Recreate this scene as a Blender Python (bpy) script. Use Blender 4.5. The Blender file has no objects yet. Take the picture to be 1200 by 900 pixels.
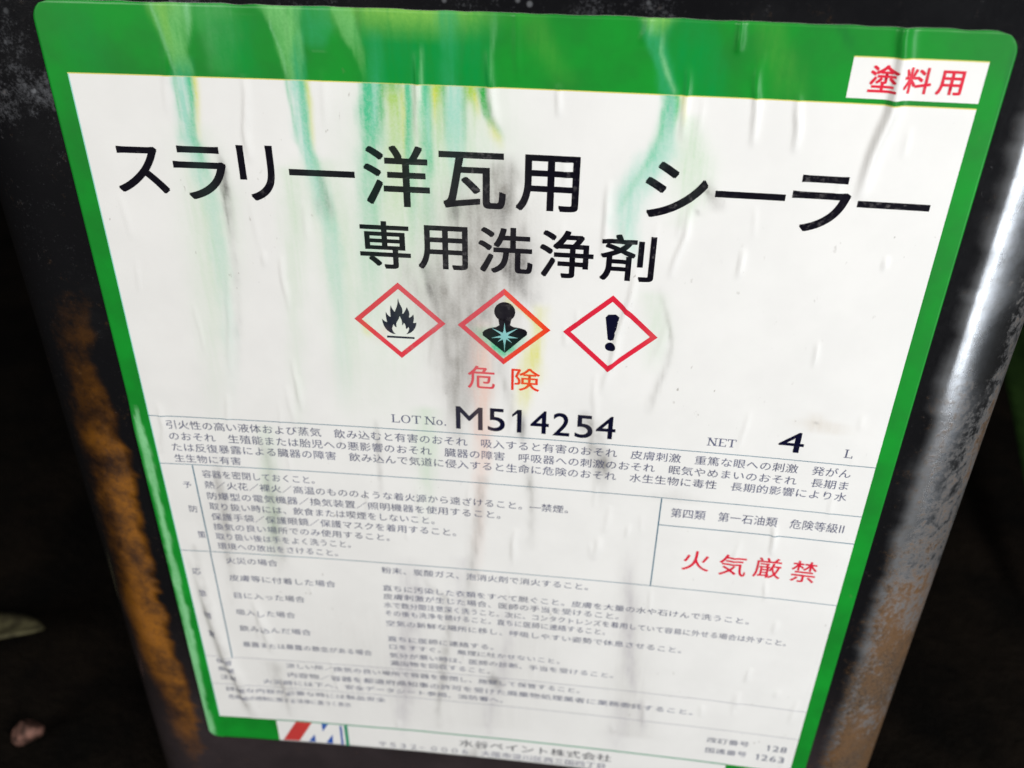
import bpy, bmesh, math, random
import numpy as np
from mathutils import Matrix, Vector

# ---------------------------------------------------------------- units
# The label is drawn in its own units u: x to the right, y down, z into the can
# (0,0) = top left corner of the white print area, 1 u = 0.85 mm.
S = 0.00085
GROUND_Y = 230.0


def W3(x, y, z):
    """label units -> world metres (X right, Y away, Z up)"""
    return (S * (x - 75.0), S * z, S * (GROUND_Y - y))


scene = bpy.context.scene
COL = scene.collection
random.seed(4)

# ---------------------------------------------------------------- camera
cam_d = bpy.data.cameras.new('camera')
cam = bpy.data.objects.new('camera', cam_d)
COL.objects.link(cam)
scene.camera = cam
cam_d.sensor_width = 36.0
cam_d.lens = 31.436
cam_d.clip_start = 0.005
cam_d.clip_end = 100.0
R0 = Vector((0.99413, -0.01486, 0.10380))   # right, in label axes
R1 = Vector((0.06673, 0.85271, -0.51811))   # down
R2 = Vector((-0.08104, 0.52200, 0.84909))   # forward
cam_pos = Vector(W3(91.56, -35.45, -149.71))


def axis(v):
    return Vector((v.x, v.z, -v.y))


right = axis(R0).normalized()
back = -axis(R2).normalized()
up = back.cross(right).normalized()
right = up.cross(back).normalized()
M = Matrix((right, up, back)).transposed().to_4x4()
M.translation = cam_pos
cam.matrix_world = M
cam_d.dof.use_dof = True
cam_d.dof.focus_distance = 0.139
cam_d.dof.aperture_fstop = 19.0

# ---------------------------------------------------------------- world and lamps
world = bpy.data.worlds.new('World')
scene.world = world
world.use_nodes = True
bgn = world.node_tree.nodes['Background']
bgn.inputs['Color'].default_value = (0.80, 0.9, 1.0, 1)
bgn.inputs['Strength'].default_value = 0.012


def area(name, pos, target, sx, sy, power, color, spread=180):
    d = bpy.data.lights.new(name, 'AREA')
    d.shape = 'RECTANGLE'
    d.size, d.size_y, d.energy, d.color = sx, sy, power, color
    d.spread = math.radians(spread)
    o = bpy.data.objects.new(name, d)
    COL.objects.link(o)
    o.location = pos
    o.rotation_euler = (Vector(target) - Vector(pos)).to_track_quat('-Z', 'Y').to_euler()
    return o


area('window_light', (0.50, -0.62, 0.56), (0.0, 0.0, 0.12), 0.20, 0.26, 4.15, (1.0, 0.96, 0.90))
area('corner_strip_light', (0.270, -0.238, 0.20), (0.07, 0.0, 0.20), 0.085, 0.40, 0.8, (0.88, 0.94, 1.0))  # unseen strip lamp, added for the highlight on the right corner
area('fill_light', (-0.52, -0.78, 0.50), (0.0, 0.0, 0.08), 0.5, 0.5, 5.6, (1.0, 0.985, 0.96))  # unseen soft fill, added to even out the brightness of the label

scene.view_settings.view_transform = 'Standard'
scene.view_settings.look = 'None'
scene.view_settings.exposure = 0.0
scene.view_settings.gamma = 1.0
scene.view_settings.use_curve_mapping = False


# ---------------------------------------------------------------- helpers
def lin(c):
    return tuple(((v / 255.0) / 12.92 if v <= 10 else (((v / 255.0) + 0.055) / 1.055) ** 2.4) for v in c)


def lattice(seed):
    return np.random.default_rng(seed).random((256, 256))


LAT = {k: lattice(k) for k in range(8)}


def vnoise(x, y, seed=0):
    """smooth value noise 0..1, arrays in, array out"""
    L = LAT[seed % 8]
    xi = np.floor(x).astype(int); yi = np.floor(y).astype(int)
    fx = x - xi; fy = y - yi
    fx = fx * fx * (3 - 2 * fx); fy = fy * fy * (3 - 2 * fy)
    off = seed * 37
    a = L[(xi + off) % 256, yi % 256]; b = L[(xi + 1 + off) % 256, yi % 256]
    c = L[(xi + off) % 256, (yi + 1) % 256]; d = L[(xi + 1 + off) % 256, (yi + 1) % 256]
    return (a * (1 - fx) + b * fx) * (1 - fy) + (c * (1 - fx) + d * fx) * fy


def sstep(a, b, v):
    t = np.clip((v - a) / (b - a), 0, 1)
    return t * t * (3 - 2 * t)


def link(name, me, mats, parent=None):
    o = bpy.data.objects.new(name, me)
    for m in (mats if isinstance(mats, (list, tuple)) else [mats]):
        me.materials.append(m)
    COL.objects.link(o)
    if parent:
        o.parent = parent
    return o


def tag(o, label=None, category=None, group=None, kind=None):
    for k, v in (('label', label), ('category', category), ('group', group), ('kind', kind)):
        if v:
            o[k] = v


def mesh_from(name, verts, faces, smooth=True):
    me = bpy.data.meshes.new(name)
    me.from_pydata(verts, [], faces)
    me.update()
    if smooth:
        me.polygons.foreach_set('use_smooth', [True] * len(me.polygons))
    return me


class NT:
    """small node-tree writer"""
    def __init__(self, name):
        self.m = bpy.data.materials.new(name)
        self.m.use_nodes = True
        self.t = self.m.node_tree
        self.b = self.t.nodes['Principled BSDF']

    def n(self, kind, **kw):
        nd = self.t.nodes.new(kind)
        for k, v in kw.items():
            setattr(nd, k, v)
        return nd

    def l(self, a, b):
        self.t.links.new(a, b)

    def set(self, **kw):
        for k, v in kw.items():
            self.b.inputs[k.replace('_', ' ')].default_value = v

    def coord(self, scale=(1, 1, 1)):
        tc = self.n('ShaderNodeTexCoord')
        mp = self.n('ShaderNodeMapping')
        mp.inputs['Scale'].default_value = scale
        self.l(tc.outputs['Object'], mp.inputs['Vector'])
        return mp.outputs['Vector']

    def noise(self, vec, scale, detail=4, rough=0.55):
        nd = self.n('ShaderNodeTexNoise')
        nd.inputs['Scale'].default_value = scale
        nd.inputs['Detail'].default_value = detail
        nd.inputs['Roughness'].default_value = rough
        self.l(vec, nd.inputs['Vector'])
        return nd.outputs['Fac']

    def ramp(self, fac, lo, hi, a=0.0, b=1.0, smooth=True):
        nd = self.n('ShaderNodeMapRange')
        nd.interpolation_type = 'SMOOTHSTEP' if smooth else 'LINEAR'
        for k, v in (('From Min', lo), ('From Max', hi), ('To Min', a), ('To Max', b)):
            nd.inputs[k].default_value = v
        self.l(fac, nd.inputs['Value'])
        return nd.outputs['Result']

    def math(self, op, a, b=None):
        nd = self.n('ShaderNodeMath', operation=op)
        for i, v in enumerate((a, b)):
            if v is None:
                continue
            if isinstance(v, (int, float)):
                nd.inputs[i].default_value = v
            else:
                self.l(v, nd.inputs[i])
        return nd.outputs[0]

    def mix(self, fac, a, b):
        nd = self.n('ShaderNodeMix', data_type='RGBA')
        for i, v in ((0, fac), (6, a), (7, b)):
            if isinstance(v, tuple):
                nd.inputs[i].default_value = (v + (1,))[:4]
            elif isinstance(v, (int, float)):
                nd.inputs[i].default_value = v
            else:
                self.l(v, nd.inputs[i])
        return nd.outputs[2]

    def attr(self, name):
        nd = self.n('ShaderNodeAttribute')
        nd.attribute_name = name
        return nd

    def bump(self, h, strength, dist):
        nd = self.n('ShaderNodeBump')
        nd.inputs['Strength'].default_value = strength
        nd.inputs['Distance'].default_value = dist
        self.l(h, nd.inputs['Height'])
        self.l(nd.outputs['Normal'], self.b.inputs['Normal'])


# ---------------------------------------------------------------- materials
K_WHITE = 0.86
PAPER = (0.835, 0.826, 0.806)


def printed(name, base, strength, rough=0.42, attr='stain', vary=0.05, specks=0.0, spec=0.35, flake=0.0):
    """printed paper: a base ink, the runs and dirt over it, a little mottling"""
    t = NT(name)
    a = t.attr(attr)
    v = t.coord()
    grain = t.noise(v, 2600, 3, 0.7)
    mott = t.noise(v, 90, 4)
    g = t.ramp(grain, 0.3, 0.7, 0.86, 1.12, False)
    fac = t.math('MULTIPLY', t.math('MULTIPLY', a.outputs['Alpha'], strength), g)
    fac = t.math('MINIMUM', fac, 1.0)
    b0 = t.mix(t.ramp(mott, 0.3, 0.7), base, tuple(c * (1 - vary) for c in base))
    col = t.mix(fac, b0, a.outputs['Color'])
    if flake:
        fm = t.math('MULTIPLY', t.ramp(t.noise(v, 1100, 3, 0.6), 0.52, 0.68), t.ramp(t.noise(t.coord((1.6, 1.6, 0.5)), 60, 3), 0.48, 0.66))
        col = t.mix(t.math('MULTIPLY', fm, flake), col, lin((150, 145, 146)))
    if specks:
        sv = t.coord((1.0, 1.0, 0.6))
        s1 = t.ramp(t.noise(sv, 900, 2, 0.5), 0.70, 0.78)
        area_m = t.ramp(t.noise(v, 38, 3), 0.45, 0.68)
        sf = t.math('MULTIPLY', t.math('MULTIPLY', s1, area_m), specks)
        col = t.mix(sf, col, lin((120, 110, 96)))
    t.l(col, t.b.inputs['Base Color'])
    t.l(t.ramp(mott, 0.3, 0.7, rough - 0.05, rough + 0.08), t.b.inputs['Roughness'])
    t.set(Specular_IOR_Level=spec)
    t.bump(t.noise(v, 500, 3), 0.06, 0.0002)
    return t.m


M_PAPER = printed('label_paper', PAPER, 1.0, vary=0.05, specks=0.7)
GREEN = lin((24, 148, 46))
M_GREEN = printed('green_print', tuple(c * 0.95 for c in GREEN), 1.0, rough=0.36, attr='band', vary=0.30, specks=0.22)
M_YELLOW = printed('yellow_fringe', (0.72, 0.66, 0.18), 0.6, vary=0.1)
M_CYAN = printed('cyan_fringe', (0.35, 0.70, 0.62), 0.6, vary=0.1)
M_EDGE = printed('paper_edge', (0.82, 0.83, 0.78), 0.0, vary=0.2)
M_BLACK = printed('black_ink', lin((13, 10, 22)), 0.04, vary=0.3, spec=0.14, flake=0.3)
M_NAVY = printed('navy_ink', lin((10, 11, 44)), 0.12, vary=0.3, spec=0.14)
M_RED = printed('red_ink', lin((222, 36, 62)), 0.22, vary=0.12, spec=0.3, flake=0.3)
M_ORANGE = printed('washed_red_ink', lin((236, 52, 34)), 0.16, vary=0.12, spec=0.3)
M_SMALL = printed('small_print_ink', lin((98, 102, 130)), 0.1, vary=0.3, spec=0.3)
M_RULE = printed('rule_ink', lin((66, 116, 140)), 0.15, vary=0.25, spec=0.3)
M_TEAL = printed('teal_rule_ink', lin((22, 150, 108)), 0.2, vary=0.2, spec=0.3)
M_EMB_RED = printed('emblem_red_ink', lin((206, 66, 62)), 0.2, vary=0.15, spec=0.3)
M_EMB_BLUE = printed('emblem_blue_ink', lin((28, 86, 176)), 0.2, vary=0.15, spec=0.3)
M_STAR = printed('burst_ink', lin((140, 200, 200)), 0.1, vary=0.15, spec=0.3)


def tin_material():
    t = NT('black_painted_tin')
    v = t.coord()
    rust = t.attr('rust')
    wear = t.attr('wear')
    big = t.noise(v, 55, 6, 0.65)
    fine = t.noise(v, 700, 5, 0.75)
    vfine = t.noise(v, 2400, 3, 0.7)
    # rust: attribute says where, noise gives it its ragged edge
    e = t.math('ADD', rust.outputs['Fac'], t.math('MULTIPLY', t.math('SUBTRACT', fine, 0.5), 0.32))
    e = t.math('ADD', e, t.math('MULTIPLY', t.math('SUBTRACT', big, 0.5), 0.55))
    rmask = t.ramp(e, 0.20, 1.0)
    rcol = t.mix(t.ramp(big, 0.36, 0.62), lin((44, 22, 5)), lin((146, 90, 10)))
    rcol = t.mix(t.ramp(fine, 0.45, 0.7, 0, 0.5), rcol, lin((52, 28, 10)))
    # dusty brown wear on the other edge
    w = t.math('ADD', wear.outputs['Fac'], t.math('MULTIPLY', t.math('SUBTRACT', fine, 0.5), 1.9))
    patch = t.noise(t.coord((1.0, 1.0, 0.7)), 130, 4, 0.6)
    w = t.math('ADD', w, t.math('MULTIPLY', t.math('SUBTRACT', patch, 0.5), 1.5))
    wmask = t.ramp(w, 0.22, 1.05)
    wcol = t.mix(t.ramp(vfine, 0.35, 0.65), lin((46, 34, 23)), lin((104, 78, 50)))
    wcol = t.mix(t.ramp(big, 0.42, 0.6, 0, 0.6), wcol, lin((112, 76, 34)))
    # pale dust and flecks, the lit ground's reflection painted as a brownish tone low down
    dust = t.attr('dust')
    ground_sheen = t.attr('ground_sheen')
    cloud = t.ramp(t.noise(v, 75, 5, 0.6), 0.44, 0.66)
    d1 = t.math('ADD', t.math('MULTIPLY', t.math('MULTIPLY', dust.outputs['Fac'], cloud), 0.30), t.math('ADD', t.math('MULTIPLY', vfine, 0.5), t.math('MULTIPLY', fine, 0.5)))
    dm = t.ramp(d1, 0.56, 0.92)
    vo = t.n('ShaderNodeTexVoronoi')
    vo.inputs['Scale'].default_value = 420
    t.l(v, vo.inputs['Vector'])
    fl = t.math('MULTIPLY', t.ramp(vo.outputs['Distance'], 0.08, 0.24, 1.0, 0.0), t.ramp(t.noise(v, 160, 2), 0.52, 0.64))
    fl = t.math('MULTIPLY', fl, t.ramp(dust.outputs['Fac'], 0.05, 0.6))
    col = t.mix(t.math('MULTIPLY', dm, 0.5), (0.006, 0.006, 0.007), (0.17, 0.175, 0.19))
    col = t.mix(t.math('MULTIPLY', fl, 0.4), col, (0.30, 0.31, 0.33))
    col = t.mix(t.math('MULTIPLY', ground_sheen.outputs['Fac'], t.ramp(big, 0.3, 0.7, 0.6, 1.0)), col, (0.040, 0.031, 0.033))
    col = t.mix(t.math('MULTIPLY', wmask, 0.72), col, wcol)
    col = t.mix(rmask, col, rcol)
    # bare, dulled tinplate where the paint has gone from the corner
    bare = t.attr('bare')
    bm_ = t.ramp(t.math('ADD', bare.outputs['Fac'], t.math('MULTIPLY', t.math('SUBTRACT', big, 0.5), 0.35)), 0.02, 0.98)
    tincol = t.mix(t.ramp(fine, 0.35, 0.8), (0.48, 0.49, 0.51), (0.36, 0.355, 0.35))
    stain_m = t.math('MULTIPLY', wmask, 0.95)
    col = t.mix(bm_, col, t.mix(stain_m, tincol, wcol))
    metal = t.math('MULTIPLY', bm_, t.math('SUBTRACT', 1.0, t.math('MULTIPLY', wmask, 0.88)))
    t.l(metal, t.b.inputs['Metallic'])
    t.l(col, t.b.inputs['Base Color'])
    r0 = t.ramp(big, 0.3, 0.7, 0.15, 0.24)
    r1 = t.math('MAXIMUM', r0, t.math('MULTIPLY', wmask, 0.46))
    r1 = t.math('MAXIMUM', r1, t.math('MULTIPLY', rmask, 0.72))
    r1 = t.math('MAXIMUM', r1, t.math('MULTIPLY', bm_, t.ramp(big, 0.35, 0.65, 0.25, 0.36)))
    t.l(r1, t.b.inputs['Roughness'])
    t.set(Specular_IOR_Level=0.5, Coat_Roughness=0.12)
    t.l(t.math('SUBTRACT', 0.5, t.math('MINIMUM', t.math('MULTIPLY', t.math('ADD', rmask, wmask), 1.1), 0.5)), t.b.inputs['Coat Weight'])
    hh = t.math('ADD', t.math('MULTIPLY', fine, 0.5), t.math('MULTIPLY', t.math('MAXIMUM', rmask, wmask), 0.6))
    hh = t.math('MULTIPLY', hh, t.math('SUBTRACT', 1.0, t.math('MULTIPLY', bm_, 0.85)))
    t.bump(hh, 0.14, 0.0005)
    return t.m


M_TIN = tin_material()


def soil_material():
    t = NT('dark_soil')
    v = t.coord()
    a = t.noise(v, 22, 6, 0.7)
    b = t.noise(v, 260, 5, 0.7)
    c = t.mix(t.ramp(a, 0.35, 0.7), (0.002, 0.0015, 0.001), (0.010, 0.0068, 0.0044))
    c = t.mix(t.ramp(b, 0.58, 0.75, 0, 0.5), c, (0.012, 0.0085, 0.0055))
    t.l(c, t.b.inputs['Base Color'])
    t.set(Roughness=0.95, Specular_IOR_Level=0.1)
    t.bump(t.math('ADD', a, t.math('MULTIPLY', b, 0.4)), 0.8, 0.004)
    return t.m


def plain(name, c1, c2, scale, rough=0.7, spec=0.25):
    t = NT(name)
    v = t.coord()
    n = t.noise(v, scale, 5, 0.65)
    t.l(t.mix(t.ramp(n, 0.35, 0.65), c1, c2), t.b.inputs['Base Color'])
    t.set(Roughness=rough, Specular_IOR_Level=spec)
    t.bump(n, 0.3, 0.0015)
    return t.m


# ---------------------------------------------------------------- colours of the runs, the dirt and the painted edge glint (albedo)
def stain_rgb(c):
    return tuple(v * 0.86 for v in lin(c))


RGB = {k: stain_rgb(c) for k, c in dict(
    T=(84, 202, 150), G=(58, 180, 78), LT=(170, 226, 206), PG=(204, 230, 198), Y=(230, 228, 78), YG=(172, 214, 86),
    K=(92, 88, 86), KG=(150, 146, 140), KW=(206, 203, 198), PK=(244, 206, 190), LG=(182, 176, 184), BR=(196, 174, 140),
    GD=(0, 150, 62), GY=(134, 200, 84), GT=(52, 170, 108), GL=(140, 212, 150), GM=(126, 206, 120), GX=(20, 92, 44)).items()}

# ---------------------------------------------------------------- measured print positions, in label units
TITLE = [('ス', 4.65, 12.44, 14.16, 21.02) ,('ラ', 15.58, 12.02, 25.24, 21.85) ,('リ', 27.53, 11.46, 34.06, 21.64) ,('ー', 36.64, 15.49, 48.51, 16.66) ,('洋', 50.15, 10.49, 61.92, 21.59) ,('瓦', 63.67, 11.09, 75.46, 21.35) ,('用', 77.24, 11.04, 88.29, 21.19) ,('シ', 99.62, 11.11, 110.3, 21.06) ,('ー', 111.62, 15.62, 123.37, 16.89) ,('ラ', 124.46, 12.04, 134.07, 22.0) ,('ー', 135.29, 16.0, 147.03, 17.18) ,]
SUB = [('専', 48.41, 24.5, 57.93, 33.85) ,('用', 59.31, 24.85, 68.58, 33.5) ,('洗', 70.52, 24.54, 80.54, 33.54) ,('浄', 81.8, 24.5, 91.59, 33.77) ,('剤', 92.82, 24.6, 102.63, 33.66) ,]
DANGER = [('危', 68.27, 53.72, 73.71, 58.97) ,('険', 76.99, 53.64, 82.65, 58.82) ,]
LOT = [('M', 65.72, 63.56, 71.23, 69.08) ,('5', 72.3, 63.48, 75.82, 69.07) ,('1', 77.33, 63.41, 79.23, 68.98) ,('4', 81.08, 63.36, 84.83, 68.89) ,('2', 85.69, 63.48, 89.07, 69.05) ,('5', 90.16, 63.58, 93.74, 69.13) ,('4', 94.41, 63.45, 98.35, 68.91) ,]
FIRE = [('火', 115.48, 96.51, 121.37, 102.2) ,('気', 123.4, 96.62, 129.27, 102.63) ,('厳', 130.82, 96.41, 136.7, 102.21) ,('禁', 138.74, 96.31, 144.05, 102.35) ,]
PAINT = [('塗', 132.88, -6.01, 137.08, -1.78) ,('料', 138.04, -5.85, 142.26, -1.85) ,('用', 143.14, -5.58, 147.02, -1.83) ,]
FLAME = [(55.02, 39.91), (55.16, 40.68), (55.45, 41.37), (55.71, 41.91), (55.79, 42.54), (55.68, 43.18), (55.94, 43.09), (56.21, 42.67), (56.45, 42.18), (56.65, 41.69), (56.85, 42.16), (57.04, 42.62), (57.09, 43.25), (56.95, 43.82), (57.13, 43.89), (57.43, 43.71), (57.73, 43.37), (57.85, 43.16), (57.93, 43.76), (57.9, 44.4), (57.73, 44.97), (57.95, 45.04), (58.39, 44.93), (58.29, 45.58), (58.05, 46.17), (57.73, 46.67), (57.28, 47.11), (56.75, 47.43), (56.23, 47.63), (56.58, 47.24), (56.82, 46.77), (56.91, 46.32), (56.78, 45.92), (56.59, 46.26), (56.32, 46.44), (56.27, 45.96), (56.15, 45.4), (55.91, 45.09), (55.75, 45.51), (55.56, 45.68), (55.59, 45.11), (55.51, 44.55), (55.32, 44.0), (55.15, 43.65), (54.98, 44.27), (54.7, 44.77), (54.46, 45.18), (54.39, 45.67), (54.44, 46.16), (54.19, 46.09), (53.99, 45.78), (53.9, 45.46), (53.69, 45.96), (53.55, 46.46), (53.6, 46.86), (53.83, 47.34), (54.25, 47.72), (53.67, 47.67), (53.1, 47.38), (52.6, 47.01), (52.23, 46.54), (51.94, 45.91), (51.76, 45.19), (51.66, 44.47), (52.0, 44.85), (52.35, 45.07), (52.64, 45.14), (52.53, 44.5), (52.47, 43.7), (52.48, 42.94), (52.74, 43.44), (53.08, 43.82), (53.4, 43.96), (53.37, 43.17), (53.38, 42.37), (53.54, 41.49), (53.75, 42.11), (54.02, 42.57), (54.29, 42.87), (54.46, 42.3), (54.71, 41.73), (54.9, 40.93)]
BAR = [(52.47, 48.12), (57.89, 48.14), (57.87, 48.55), (52.44, 48.57)]
BUST = [(74.29, 43.0), (74.52, 44.41), (73.88, 44.86), (72.52, 45.19), (71.65, 45.66), (71.29, 46.16), (71.36, 46.81), (72.16, 47.48), (73.9, 49.0), (75.62, 50.44), (77.3, 48.75), (78.99, 46.99), (79.83, 46.2), (79.89, 45.55), (79.52, 45.1), (78.59, 44.81), (77.16, 44.63), (76.58, 44.27), (76.85, 42.82)]
STAR = [(75.51, 43.79), (75.71, 45.49), (75.86, 46.0), (78.16, 44.8), (76.4, 46.21), (76.18, 46.55), (78.2, 46.97), (76.12, 47.12), (77.03, 48.11), (75.87, 47.38), (75.67, 48.54), (75.58, 50.36), (75.45, 48.55), (75.22, 47.43), (74.18, 48.07), (74.97, 47.12), (72.95, 47.26), (74.89, 46.6), (74.67, 46.25), (72.95, 45.08), (75.17, 46.01), (75.35, 45.52)]
EXC = [(94.62, 41.3), (95.11, 40.67), (96.49, 40.56), (97.17, 41.11), (96.41, 45.91), (95.89, 46.2), (95.33, 45.99)]
EMBLEM = [[(20.75, 167.19), (25.04, 167.23), (20.93, 175.03), (16.51, 175.09)], [(27.7, 167.28), (29.44, 167.25), (27.74, 170.43)], [(25.37, 171.94), (25.41, 174.98), (23.53, 175.02)], [(30.33, 171.36), (30.11, 175.14), (28.36, 174.99)], [(32.53, 167.58), (33.11, 167.58), (33.03, 175.32), (32.45, 175.32)]]
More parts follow.
